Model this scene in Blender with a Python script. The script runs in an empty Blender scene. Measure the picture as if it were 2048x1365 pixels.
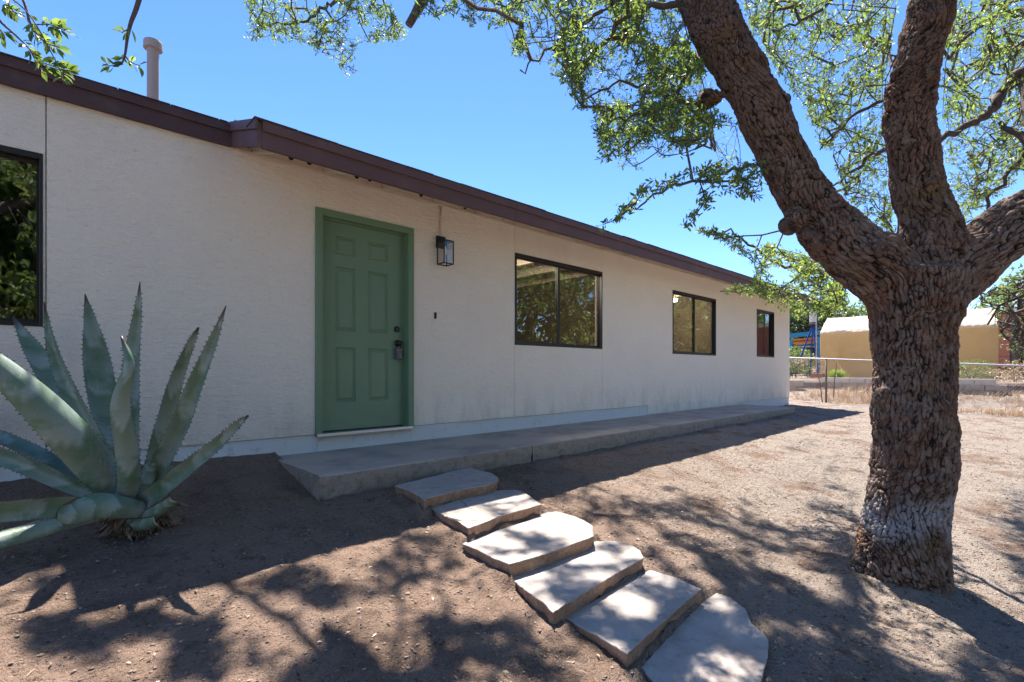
import bpy, bmesh, math, random
import numpy as np
from mathutils import Vector, Matrix
random.seed(7); RNG = np.random.default_rng(11)
S = bpy.context.scene; COL = S.collection

# ------------------------------------------------------------------ camera, sky, sun, exposure
F, PSI, HZ, D, EZ = 1004.3, 0.759, 742.8, 4.633, 1.45     # focal (px of a 2048 wide frame), yaw, horizon row, distance to wall, eye height
CP, SP = math.cos(PSI), math.sin(PSI)
cam = bpy.data.objects.new('camera', bpy.data.cameras.new('camera')); COL.objects.link(cam)
cam.location = (0, -D, EZ); cam.rotation_euler = (math.pi/2, 0, -PSI)
cam.data.sensor_width = 36; cam.data.lens = 36*F/2048; cam.data.shift_y = (HZ-682.5)/2048
cam.data.clip_end = 2000; cam.data.clip_start = 0.05
S.camera = cam
SUN = Vector((0.36, 0.42, 1.0)).normalized()
elev = math.asin(SUN.z)
w = bpy.data.worlds.new('World'); S.world = w; w.use_nodes = True
nt = w.node_tree; bg = nt.nodes['Background']
sky = nt.nodes.new('ShaderNodeTexSky'); sky.sky_type = 'NISHITA'; sky.sun_disc = False
sky.sun_elevation = elev; sky.sun_rotation = math.atan2(SUN.x, SUN.y)
sky.altitude = 2200; sky.air_density = 1.0; sky.dust_density = 0.2; sky.ozone_density = 2.6
hs = nt.nodes.new('ShaderNodeHueSaturation'); hs.inputs['Saturation'].default_value = 1.2; hs.inputs['Hue'].default_value = 0.508
nt.links.new(sky.outputs[0], hs.inputs['Color']); nt.links.new(hs.outputs[0], bg.inputs[0]); bg.inputs[1].default_value = 0.095
sl = bpy.data.lights.new('sun', 'SUN'); sl.energy = 4.1; sl.angle = math.radians(0.53); sl.color = (1, 0.95, 0.87)
so = bpy.data.objects.new('sun', sl); COL.objects.link(so); so.rotation_euler = SUN.to_track_quat('Z', 'Y').to_euler(); so.location = (20, 25, 60)
S.view_settings.view_transform = 'Standard'; S.view_settings.look = 'None'
S.view_settings.exposure = 1.75; S.view_settings.gamma = 1; S.view_settings.use_curve_mapping = False
S.cycles.max_bounces = 8; S.cycles.diffuse_bounces = 4; S.cycles.glossy_bounces = 4; S.cycles.transparent_max_bounces = 12

# ------------------------------------------------------------------ measuring helpers (depth in metres for every point read off the photograph)
def P(px, py, Z):
    x = (px-1024)/F*Z
    return Vector((x*CP+Z*SP, -x*SP+Z*CP-D, EZ-(py-HZ)/F*Z))
def on_level(px, py, z): return P(px, py, (EZ-z)*F/(py-HZ))
def wx(px, d=0.0): return (D-d)*math.tan(math.atan((px-1024)/F)+PSI)          # X on the plane d in front of the wall
def wz(px, py, d=0.0):
    X = wx(px, d); Z = X*SP+(D-d)*CP
    return EZ-(py-HZ)/F*Z
def project(p):
    p = np.asarray(p); Z = p[..., 0]*SP+(p[..., 1]+D)*CP; x = p[..., 0]*CP-(p[..., 1]+D)*SP
    Zs = np.where(Z > 0.05, Z, 0.05)
    return 1024+F*x/Zs, HZ-F*(p[..., 2]-EZ)/Zs, Z

# ------------------------------------------------------------------ numpy noise
def _h(ix, iy, iz, s):
    n = (ix.astype(np.int64)*374761393+iy.astype(np.int64)*668265263+iz.astype(np.int64)*2147483647+s*974634777) & 0xffffffff
    n = ((n ^ (n >> 13))*1274126177) & 0xffffffff; n = n ^ (n >> 16)
    return (n & 0xffffff)/16777216.0
def vnoise(p, s=0):
    i = np.floor(p); f = p-i; u = f*f*(3-2*f); i = i.astype(np.int64); r = 0
    for a in (0, 1):
        for b in (0, 1):
            for c in (0, 1):
                wgt = (u[:, 0] if a else 1-u[:, 0])*(u[:, 1] if b else 1-u[:, 1])*(u[:, 2] if c else 1-u[:, 2])
                r = r+wgt*_h(i[:, 0]+a, i[:, 1]+b, i[:, 2]+c, s)
    return r*2-1
def fbm(p, o=3, s=0): return sum(vnoise(p*2**k, s+k)/2**k for k in range(o))
def voro(p, s=0, vec=False):
    i = np.floor(p).astype(np.int64); f1 = np.full(len(p), 9.0); f2 = np.full(len(p), 9.0); idc = np.zeros(len(p)); P1 = np.zeros_like(p); P2 = np.zeros_like(p)
    for a in (-1, 0, 1):
        for b in (-1, 0, 1):
            for c in (-1, 0, 1):
                q = i+np.array([a, b, c]); r0 = _h(q[:, 0], q[:, 1], q[:, 2], s)
                q3 = q+np.stack([r0, _h(q[:, 0], q[:, 1], q[:, 2], s+1), _h(q[:, 0], q[:, 1], q[:, 2], s+2)], 1)
                d = np.linalg.norm(p-q3, axis=1); m = d < f1; m2 = (~m) & (d < f2)
                P2 = np.where(m[:, None], P1, np.where(m2[:, None], q3, P2)); P1 = np.where(m[:, None], q3, P1)
                f2 = np.where(m, f1, np.minimum(f2, d)); idc = np.where(m, r0, idc); f1 = np.where(m, d, f1)
    return (f1, f2, idc, P2-P1) if vec else (f1, f2, idc)

# ------------------------------------------------------------------ materials
def mat(name, col, rough=0.8, noise=None, bump=None, metallic=0, spec=0.3, extra=None, pre=None):
    """noise: list of (scale, colour, lo, hi, stretch); bump: list of (kind, scale, distance, stretch)"""
    m = bpy.data.materials.new(name); m.use_nodes = True; t = m.node_tree; N = t.nodes; L = t.links
    b = N['Principled BSDF']; b.inputs['Roughness'].default_value = rough; b.inputs['Metallic'].default_value = metallic
    b.inputs['Specular IOR Level'].default_value = spec
    tc = N.new('ShaderNodeTexCoord')
    def coord(st):
        mp = N.new('ShaderNodeMapping'); mp.inputs['Scale'].default_value = st; L.new(tc.outputs['Object'], mp.inputs[0]); return mp.outputs[0]
    rgb = N.new('ShaderNodeRGB'); rgb.outputs[0].default_value = (*col, 1); cur = rgb.outputs[0]
    if pre: cur = pre(t, tc, cur)
    for (sc, c2, lo, hi, *st) in (noise or []):
        n = N.new('ShaderNodeTexNoise'); n.inputs['Scale'].default_value = sc; n.inputs['Detail'].default_value = 6; n.inputs['Roughness'].default_value = 0.65
        L.new(coord(st[0] if st else (1, 1, 1)), n.inputs['Vector'])
        r = N.new('ShaderNodeMapRange'); r.inputs[1].default_value = lo; r.inputs[2].default_value = hi; r.interpolation_type = 'SMOOTHSTEP'
        L.new(n.outputs[0], r.inputs[0])
        mx = N.new('ShaderNodeMix'); mx.data_type = 'RGBA'; L.new(r.outputs[0], mx.inputs[0]); L.new(cur, mx.inputs[6]); mx.inputs[7].default_value = (*c2, 1); cur = mx.outputs[2]
    L.new(cur, b.inputs['Base Color'])
    nrm = None
    for (kind, sc, dist, *st) in (bump or []):
        if kind == 'voronoi':
            n = N.new('ShaderNodeTexVoronoi'); n.feature = 'DISTANCE_TO_EDGE'
        else: n = N.new('ShaderNodeTexNoise'); n.inputs['Detail'].default_value = 5; n.inputs['Roughness'].default_value = 0.6
        n.inputs['Scale'].default_value = sc; L.new(coord(st[0] if st else (1, 1, 1)), n.inputs['Vector'])
        bp = N.new('ShaderNodeBump'); bp.inputs['Distance'].default_value = dist; bp.inputs['Strength'].default_value = 1
        L.new(n.outputs[0], bp.inputs['Height'])
        if nrm: L.new(nrm, bp.inputs['Normal'])
        nrm = bp.outputs[0]
    if nrm: L.new(nrm, b.inputs['Normal'])
    m['_c'] = 0
    if extra: extra(m, t, b, cur)
    return m
def leaf_mat(name, c1, c2, trans):
    m = bpy.data.materials.new(name); m.use_nodes = True; t = m.node_tree; N = t.nodes; L = t.links; b = N['Principled BSDF']
    g = N.new('ShaderNodeNewGeometry'); mx = N.new('ShaderNodeMix'); mx.data_type = 'RGBA'
    L.new(g.outputs['Random Per Island'], mx.inputs[0]); mx.inputs[6].default_value = (*c1, 1); mx.inputs[7].default_value = (*c2, 1)
    L.new(mx.outputs[2], b.inputs['Base Color']); b.inputs['Roughness'].default_value = 0.42; b.inputs['Specular IOR Level'].default_value = 0.5
    tr = N.new('ShaderNodeBsdfTranslucent'); hs = N.new('ShaderNodeHueSaturation'); hs.inputs['Hue'].default_value = 0.475; hs.inputs['Saturation'].default_value = 1.15; hs.inputs['Value'].default_value = 2.6
    L.new(mx.outputs[2], hs.inputs['Color']); L.new(hs.outputs[0], tr.inputs[0])
    ms = N.new('ShaderNodeMixShader'); ms.inputs[0].default_value = trans
    L.new(b.outputs[0], ms.inputs[1]); L.new(tr.outputs[0], ms.inputs[2]); L.new(ms.outputs[0], N['Material Output'].inputs[0])
    return m
M = {}
def dirt_zone(t, tc, cur):            # brown soil by the house, darkened partly to deepen its shade; pale gravel farther right
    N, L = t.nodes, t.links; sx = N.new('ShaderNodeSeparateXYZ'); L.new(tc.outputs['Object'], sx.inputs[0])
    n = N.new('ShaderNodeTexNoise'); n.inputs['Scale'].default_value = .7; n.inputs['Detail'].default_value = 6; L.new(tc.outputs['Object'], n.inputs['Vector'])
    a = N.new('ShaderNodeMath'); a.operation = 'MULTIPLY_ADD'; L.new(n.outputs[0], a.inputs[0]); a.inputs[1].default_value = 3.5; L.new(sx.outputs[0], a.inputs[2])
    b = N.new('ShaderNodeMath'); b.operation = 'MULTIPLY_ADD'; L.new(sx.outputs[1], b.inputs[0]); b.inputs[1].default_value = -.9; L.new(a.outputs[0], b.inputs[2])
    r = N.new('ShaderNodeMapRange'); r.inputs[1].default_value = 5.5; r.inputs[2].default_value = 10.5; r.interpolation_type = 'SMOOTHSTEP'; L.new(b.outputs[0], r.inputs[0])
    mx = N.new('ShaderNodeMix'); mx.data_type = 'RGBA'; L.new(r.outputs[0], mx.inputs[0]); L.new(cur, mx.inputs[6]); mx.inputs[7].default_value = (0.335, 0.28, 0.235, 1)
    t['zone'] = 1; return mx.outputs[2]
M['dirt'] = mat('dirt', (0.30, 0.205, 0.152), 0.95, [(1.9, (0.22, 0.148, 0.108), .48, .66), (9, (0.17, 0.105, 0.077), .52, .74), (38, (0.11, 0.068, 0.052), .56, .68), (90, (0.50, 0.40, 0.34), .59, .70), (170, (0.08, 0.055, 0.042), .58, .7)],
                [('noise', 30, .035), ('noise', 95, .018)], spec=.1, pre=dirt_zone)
def splash(m, t, b, cur):            # soil splashed up the foot of the wall, faint runs below the eave
    N, L = t.nodes, t.links; tc = N.new('ShaderNodeTexCoord'); sx = N.new('ShaderNodeSeparateXYZ'); L.new(tc.outputs['Object'], sx.inputs[0])
    n = N.new('ShaderNodeTexNoise'); n.inputs['Scale'].default_value = 5; n.inputs['Detail'].default_value = 8; n.inputs['Roughness'].default_value = .7; mp = N.new('ShaderNodeMapping'); mp.inputs['Scale'].default_value = (1, 1, .35); L.new(tc.outputs['Object'], mp.inputs[0]); L.new(mp.outputs[0], n.inputs['Vector'])
    def rng_(src, a, b_, c, d):
        r = N.new('ShaderNodeMapRange'); r.inputs[1].default_value = a; r.inputs[2].default_value = b_; r.inputs[3].default_value = c; r.inputs[4].default_value = d; L.new(src, r.inputs[0]); return r.outputs[0]
    zf_ = rng_(sx.outputs[2], .85, 1.35, .55, .0); nf = rng_(n.outputs[0], .45, .7, 0, 1); mu = N.new('ShaderNodeMath'); mu.operation = 'MULTIPLY'; L.new(zf_, mu.inputs[0]); L.new(nf, mu.inputs[1])
    zt_ = rng_(sx.outputs[2], 2.7, 3.3, 0, .10); m2 = N.new('ShaderNodeMath'); m2.operation = 'MULTIPLY'; L.new(zt_, m2.inputs[0]); L.new(nf, m2.inputs[1]); ad = N.new('ShaderNodeMath'); ad.operation = 'ADD'; L.new(mu.outputs[0], ad.inputs[0]); L.new(m2.outputs[0], ad.inputs[1])
    mx = N.new('ShaderNodeMix'); mx.data_type = 'RGBA'; L.new(ad.outputs[0], mx.inputs[0]); L.new(cur, mx.inputs[6]); mx.inputs[7].default_value = (0.50, 0.42, 0.34, 1); L.new(mx.outputs[2], b.inputs['Base Color'])
M['stucco'] = mat('stucco', (0.93, 0.86, 0.745), 0.92, [(1.1, (0.90, 0.83, 0.72), .4, .7), (20, (0.55, 0.48, 0.40), .59, .74, (1, 1, 4.5)), (60, (0.70, 0.63, 0.54), .55, .7, (1, 1, 3)), (3.5, (0.92, 0.86, 0.77), .5, .75)],
                  [('noise', 9, .020, (1, 1, 3.2)), ('noise', 24, .011, (1, 1, 4.0)), ('noise', 110, .004)], spec=.15, extra=splash)
M['sheath'] = mat('wall_backing', (0.42, 0.37, 0.31), 0.9)
M['stem'] = mat('painted_stem_wall', (0.72, 0.68, 0.61), 0.85, [(7, (0.48, 0.44, 0.39), .56, .75), (40, (0.35, 0.3, 0.26), .64, .74, (1, 1, .3))], [('noise', 14, .008), ('noise', 60, .003)])
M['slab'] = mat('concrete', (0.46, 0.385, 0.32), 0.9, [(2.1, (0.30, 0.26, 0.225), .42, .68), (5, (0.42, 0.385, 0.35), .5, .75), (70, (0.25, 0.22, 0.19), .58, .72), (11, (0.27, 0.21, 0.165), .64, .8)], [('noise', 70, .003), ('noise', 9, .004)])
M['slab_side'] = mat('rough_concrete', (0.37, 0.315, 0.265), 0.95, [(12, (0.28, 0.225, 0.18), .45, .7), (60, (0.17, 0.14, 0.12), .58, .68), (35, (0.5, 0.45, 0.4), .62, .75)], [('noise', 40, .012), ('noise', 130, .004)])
M['stone_top'] = mat('flagstone_top', (0.38, 0.325, 0.29), 0.85, [(2.3, (0.31, 0.235, 0.185), .54, .70), (3, (0.43, 0.375, 0.34), .4, .65), (14, (0.30, 0.245, 0.21), .50, .72), (75, (0.29, 0.235, 0.205), .62, .74)], [('noise', 8, .008), ('noise', 90, .003)])
M['stone_side'] = mat('flagstone_side', (0.33, 0.205, 0.135), 0.9, [(14, (0.44, 0.3, 0.21), .45, .7), (40, (0.2, 0.12, 0.085), .5, .7, (1, 1, 3))], [('noise', 40, .012)])
M['fascia'] = mat('brown_fascia_paint', (0.135, 0.078, 0.078), 0.6, [(3, (0.165, 0.1, 0.098), .45, .7), (30, (0.09, 0.05, 0.048), .62, .8, (.2, 1, 1))], [('noise', 30, .002, (.1, 1, 1))])
M['fascia_old'] = mat('worn_fascia_paint', (0.085, 0.05, 0.055), 0.6, [(4, (0.12, 0.075, 0.075), .45, .7), (9, (0.05, 0.033, 0.035), .55, .75, (.6, 1, 1))], [('noise', 30, .003, (.1, 1, 1))])
M['shingle'] = mat('roof_shingle', (0.10, 0.085, 0.085), 0.95, [(60, (0.2, 0.18, 0.17), .5, .7)], [('noise', 80, .004)])
M['soffit'] = mat('soffit_paint', (0.70, 0.62, 0.52), 0.8, [(6, (0.6, 0.52, 0.43), .5, .75)], [('noise', 20, .003, (1, .1, 1))])
M['hole'] = mat('hole_near_black', (0.012, 0.01, 0.01), 0.9)
M['door'] = mat('green_door_paint', (0.155, 0.25, 0.155), 0.42, [(2.5, (0.17, 0.265, 0.17), .4, .7)], [('noise', 220, .0006)], spec=.4)
M['trim'] = mat('green_trim_paint', (0.15, 0.245, 0.145), 0.5, [(4, (0.165, 0.26, 0.16), .4, .7)], [('noise', 120, .0008)], spec=.4)
M['metal'] = mat('aluminium_sill', (0.5, 0.5, 0.5), 0.35, metallic=.8)
M['black'] = mat('black_metal', (0.012, 0.012, 0.013), 0.35, spec=.5)
M['frame'] = mat('bronze_window_frame', (0.02, 0.018, 0.017), 0.4, spec=.5)
M['track'] = mat('window_track', (0.35, 0.31, 0.28), 0.5)
M['grey'] = mat('grey_plastic', (0.11, 0.11, 0.13), 0.45, spec=.5)
M['bell'] = mat('brown_plastic', (0.05, 0.03, 0.022), 0.5)
M['pipe'] = mat('painted_pipe', (0.44, 0.35, 0.32), 0.55, [(8, (0.34, 0.26, 0.24), .5, .75)])
M['cable'] = mat('painted_cable', (0.66, 0.57, 0.48), 0.7)
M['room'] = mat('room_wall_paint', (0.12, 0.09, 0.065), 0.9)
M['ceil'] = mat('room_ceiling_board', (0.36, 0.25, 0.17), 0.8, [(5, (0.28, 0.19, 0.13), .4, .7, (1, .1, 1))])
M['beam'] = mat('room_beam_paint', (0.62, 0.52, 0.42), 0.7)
M['blind'] = mat('brown_blind', (0.11, 0.065, 0.045), 0.8, [(9, (0.16, 0.1, 0.07), .4, .7, (1, 1, .2))])
def glass_mat():
    m = bpy.data.materials.new('window_glass'); m.use_nodes = True; t = m.node_tree; N = t.nodes; L = t.links; N.remove(N['Principled BSDF'])
    g = N.new('ShaderNodeBsdfGlossy'); g.inputs['Roughness'].default_value = 0.012; g.inputs['Color'].default_value = (.95, .97, .95, 1)
    tr = N.new('ShaderNodeBsdfTransparent'); tr.inputs[0].default_value = (.62, .6, .55, 1)
    fr = N.new('ShaderNodeFresnel'); fr.inputs[0].default_value = 2.8
    ns = N.new('ShaderNodeTexNoise'); ns.inputs['Scale'].default_value = 2.2; tc = N.new('ShaderNodeTexCoord'); L.new(tc.outputs['Object'], ns.inputs['Vector'])
    bp = N.new('ShaderNodeBump'); bp.inputs['Distance'].default_value = 0.0014; L.new(ns.outputs[0], bp.inputs['Height']); L.new(bp.outputs[0], g.inputs['Normal'])
    mx = N.new('ShaderNodeMixShader'); L.new(fr.outputs[0], mx.inputs[0]); L.new(tr.outputs[0], mx.inputs[1]); L.new(g.outputs[0], mx.inputs[2]); L.new(mx.outputs[0], N['Material Output'].inputs[0])
    return m
M['glass'] = glass_mat()
def clear_glass():
    m = bpy.data.materials.new('lantern_glass'); m.use_nodes = True; t = m.node_tree; N = t.nodes; L = t.links; N.remove(N['Principled BSDF'])
    g = N.new('ShaderNodeBsdfGlossy'); g.inputs['Roughness'].default_value = 0.05
    tr = N.new('ShaderNodeBsdfTransparent'); tr.inputs[0].default_value = (.85, .85, .83, 1)
    mx = N.new('ShaderNodeMixShader'); mx.inputs[0].default_value = .12; L.new(tr.outputs[0], mx.inputs[1]); L.new(g.outputs[0], mx.inputs[2]); L.new(mx.outputs[0], N['Material Output'].inputs[0])
    return m
M['clear'] = clear_glass()
def emis(name, c, s):
    m = bpy.data.materials.new(name); m.use_nodes = True; t = m.node_tree; N = t.nodes; N.remove(N['Principled BSDF'])
    e = N.new('ShaderNodeEmission'); e.inputs[0].default_value = (*c, 1); e.inputs[1].default_value = s; t.links.new(e.outputs[0], N['Material Output'].inputs[0]); return m
M['lamp'] = emis('lamp_tube', (1, .97, .9), 14)
M['bulb'] = mat('glass_bulb', (0.8, 0.78, 0.72), 0.08, spec=.9)

def bark_mat():
    def ex(m, t, b, cur):
        N, L = t.nodes, t.links
        at = N.new('ShaderNodeAttribute'); at.attribute_name = 'bark'          # R: fissure, G: plate tone, B: whitewash
        sp = N.new('ShaderNodeSeparateColor'); L.new(at.outputs['Color'], sp.inputs[0])
        def mix(fac, a, c):
            mx = N.new('ShaderNodeMix'); mx.data_type = 'RGBA'; L.new(fac, mx.inputs[0]); L.new(a, mx.inputs[6])
            if isinstance(c, tuple): mx.inputs[7].default_value = (*c, 1)
            else: L.new(c, mx.inputs[7])
            return mx.outputs[2]
        c = mix(sp.outputs[1], cur, (0.31, 0.23, 0.185))
        tc = N.new('ShaderNodeTexCoord'); n = N.new('ShaderNodeTexNoise'); n.inputs['Scale'].default_value = 3.2; n.inputs['Detail'].default_value = 7; n.inputs['Roughness'].default_value = .75; L.new(tc.outputs['Object'], n.inputs['Vector'])
        r = N.new('ShaderNodeMapRange'); r.inputs[1].default_value = .56; r.inputs[2].default_value = .70; L.new(n.outputs[0], r.inputs[0])
        c = mix(r.outputs[0], c, (0.21, 0.125, 0.035))                          # ochre lichen
        c = mix(sp.outputs[0], c, (0.022, 0.015, 0.012))                        # fissures taken to near black
        n2 = N.new('ShaderNodeTexNoise'); n2.inputs['Scale'].default_value = 38; n2.inputs['Detail'].default_value = 4; L.new(tc.outputs['Object'], n2.inputs['Vector'])
        mm = N.new('ShaderNodeMath'); mm.operation = 'MULTIPLY'; r2 = N.new('ShaderNodeMapRange'); r2.inputs[1].default_value = .30; r2.inputs[2].default_value = .52; L.new(n2.outputs[0], r2.inputs[0])
        L.new(r2.outputs[0], mm.inputs[0]); L.new(sp.outputs[2], mm.inputs[1])
        c = mix(mm.outputs[0], c, (0.42, 0.41, 0.42))
        L.new(c, b.inputs['Base Color'])
    return mat('oak_bark', (0.17, 0.098, 0.066), 0.9, [(5, (0.25, 0.128, 0.08), .40, .60), (60, (0.07, 0.048, 0.038), .5, .66)], [('voronoi', 55, .006), ('noise', 90, .01)], spec=.25, extra=ex)
M['bark'] = bark_mat()
M['twig'] = mat('twig_bark', (0.12, 0.09, 0.075), 0.85, [(20, (0.2, 0.16, 0.14), .5, .7)], [('noise', 80, .004)])
M['knot'] = mat('pruned_knot_wood', (0.17, 0.11, 0.08), 0.9, [(18, (0.05, 0.035, 0.028), .48, .6), (45, (0.26, 0.2, 0.17), .55, .68)], [('voronoi', 40, .02), ('noise', 60, .02)])
M['leaf'] = leaf_mat('oak_leaf', (0.052, 0.098, 0.032), (0.155, 0.22, 0.058), 0.48)
M['leaf_far'] = leaf_mat('tree_leaf', (0.06, 0.10, 0.028), (0.15, 0.20, 0.07), 0.4)
M['leaf_dark'] = leaf_mat('dark_tree_leaf', (0.035, 0.06, 0.022), (0.085, 0.12, 0.045), 0.3)
def agave_extra(m, t, b, cur):
    N, L = t.nodes, t.links
    at = N.new('ShaderNodeAttribute'); at.attribute_name = 'tip'
    ab = N.new('ShaderNodeAttribute'); ab.attribute_name = 'band'; rp_ = N.new('ShaderNodeMapRange'); rp_.inputs[1].default_value = 0; rp_.inputs[2].default_value = 1; rp_.inputs[3].default_value = 0; rp_.inputs[4].default_value = .8; L.new(ab.outputs['Fac'], rp_.inputs[0])
    mb_ = N.new('ShaderNodeMix'); mb_.data_type = 'RGBA'; L.new(rp_.outputs[0], mb_.inputs[0]); L.new(cur, mb_.inputs[6]); mb_.inputs[7].default_value = (0.075, 0.14, 0.06, 1); cur = mb_.outputs[2]
    mx = N.new('ShaderNodeMix'); mx.data_type = 'RGBA'; L.new(at.outputs['Fac'], mx.inputs[0]); L.new(cur, mx.inputs[6]); mx.inputs[7].default_value = (0.055, 0.035, 0.03, 1)
    L.new(mx.outputs[2], b.inputs['Base Color'])
M['agave'] = mat('agave_leaf', (0.275, 0.335, 0.30), 0.42, [(5, (0.10, 0.20, 0.125), .45, .68, (1, 1, 1.6)), (2.2, (0.30, 0.36, 0.31), .5, .7, (1, 1, 2.5)), (70, (0.33, 0.38, 0.33), .55, .7, (1, 1, .12)), (17, (0.15, 0.15, 0.095), .66, .72), (45, (0.22, 0.28, 0.24), .60, .78)], [('noise', 26, .003, (1, 1, .15))], spec=.45, extra=agave_extra)
M['agave_cut'] = mat('agave_cut_flesh', (0.62, 0.60, 0.44), 0.6, [(20, (0.45, 0.48, 0.28), .45, .7)], [('noise', 60, .003)])
M['tooth'] = mat('agave_tooth', (0.16, 0.12, 0.085), 0.5)
M['dead'] = mat('dry_fibre', (0.25, 0.17, 0.11), 0.9, [(30, (0.12, 0.08, 0.05), .45, .65)])
M['straw'] = leaf_mat('dry_grass', (0.30, 0.22, 0.125), (0.46, 0.35, 0.22), 0.15)
M['tuft'] = leaf_mat('green_grass', (0.10, 0.17, 0.03), (0.22, 0.30, 0.06), 0.35)
M['pebble'] = mat('pebble', (0.30, 0.22, 0.175), 0.8, [(9, (0.45, 0.38, 0.33), .53, .6), (13, (0.18, 0.12, 0.09), .52, .6)])
M['litter'] = leaf_mat('fallen_leaf', (0.12, 0.08, 0.05), (0.36, 0.27, 0.19), 0.1)
def canvas(m, t, b, cur):
    N, L = t.nodes, t.links; tr = N.new('ShaderNodeBsdfTranslucent'); L.new(cur, tr.inputs[0]); ms = N.new('ShaderNodeMixShader'); ms.inputs[0].default_value = .45
    L.new(b.outputs[0], ms.inputs[1]); L.new(tr.outputs[0], ms.inputs[2]); L.new(ms.outputs[0], N['Material Output'].inputs[0])
M['tan'] = mat('tan_canvas', (0.62, 0.45, 0.235), 0.85, [(.7, (0.55, 0.39, 0.20), .4, .7)], [('noise', 1.6, .05, (1, 1, .3)), ('noise', 5, .012)], extra=canvas)
M['white_tarp'] = mat('cream_canvas', (0.80, 0.74, 0.62), 0.8, [(1.5, (0.70, 0.63, 0.52), .45, .7)], [('noise', 1.8, .09, (1, 1, 3)), ('noise', 6, .02)], extra=canvas)
M['galv'] = mat('galvanised_steel', (0.42, 0.42, 0.45), 0.5, metallic=.5)
M['rust'] = mat('weathered_post', (0.18, 0.13, 0.13), 0.7, [(15, (0.11, 0.07, 0.06), .45, .7)])
M['block'] = mat('concrete_block', (0.42, 0.36, 0.31), 0.95, [(6, (0.33, 0.27, 0.22), .4, .7)], [('noise', 50, .006)])
M['blockw'] = mat('pale_cap_block', (0.60, 0.55, 0.49), 0.95, [(6, (0.5, 0.44, 0.38), .4, .7)], [('noise', 50, .006)])
M['brick'] = mat('red_block', (0.32, 0.14, 0.09), 0.9, [(8, (0.25, 0.11, 0.07), .4, .7)])
M['teal'] = mat('teal_paint', (0.02, 0.22, 0.38), 0.6)
M['blue'] = mat('blue_paint', (0.012, 0.05, 0.24), 0.5)
M['orange'] = mat('orange_boards', (0.55, 0.22, 0.06), 0.8)
M['pink'] = mat('terracotta_plaster', (0.46, 0.17, 0.12), 0.9, [(2, (0.38, 0.14, 0.10), .4, .7)])
M['wood'] = mat('weathered_timber', (0.14, 0.115, 0.11), 0.9, [(9, (0.2, 0.16, 0.14), .4, .7)], [('noise', 30, .005, (1, .1, 1))])
M['carpaint'] = mat('white_car_paint', (0.6, 0.62, 0.66), 0.25, spec=.6)
M['tyre'] = mat('black_rubber', (0.015, 0.015, 0.018), 0.8)
M['bucket'] = mat('white_plastic', (0.62, 0.58, 0.52), 0.6)
M['shade'] = mat('dark_blue_plastic', (0.02, 0.03, 0.10), 0.6)

# ------------------------------------------------------------------ object helpers
def raw(name, verts, faces, mats, parent=None, smooth=False, fm=None):
    me = bpy.data.meshes.new(name)
    verts = np.asarray(verts, dtype=np.float64).reshape(-1, 3)
    if isinstance(faces, np.ndarray):
        k = faces.shape[1]; n = len(faces)
        me.vertices.add(len(verts)); me.vertices.foreach_set('co', verts.ravel())
        me.loops.add(n*k); me.loops.foreach_set('vertex_index', faces.ravel().astype(np.int32))
        me.polygons.add(n); me.polygons.foreach_set('loop_start', np.arange(0, n*k, k, dtype=np.int32))
        me.update(calc_edges=True)
    else: me.from_pydata(verts.tolist(), [], faces)
    for m in (mats if isinstance(mats, (list, tuple)) else [mats]): me.materials.append(m)
    if fm is not None: me.polygons.foreach_set('material_index', np.asarray(fm, dtype=np.int32))
    if smooth: me.polygons.foreach_set('use_smooth', np.ones(len(me.polygons), dtype=bool))
    me.update()
    o = bpy.data.objects.new(name, me); COL.objects.link(o)
    if parent: attach(o, parent)
    return o
def attach(o, parent):
    o.parent = parent
    if parent.type == 'EMPTY' and tuple(parent.location) != (0, 0, 0):      # meshes are written in world coordinates
        o.matrix_parent_inverse = Matrix.Translation(-parent.location)
    elif parent.parent is not None and parent.type == 'MESH':
        pass
def tag(o, label=None, cat=None, group=None, kind=None):
    if label: o['label'] = label
    if cat: o['category'] = cat
    if group: o['group'] = group
    if kind: o['kind'] = kind
    return o
def thing(name, label, cat, loc=(0, 0, 0), group=None):
    o = bpy.data.objects.new(name, None); COL.objects.link(o); o.location = loc; o.empty_display_size = .1
    return tag(o, label, cat, group)
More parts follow.
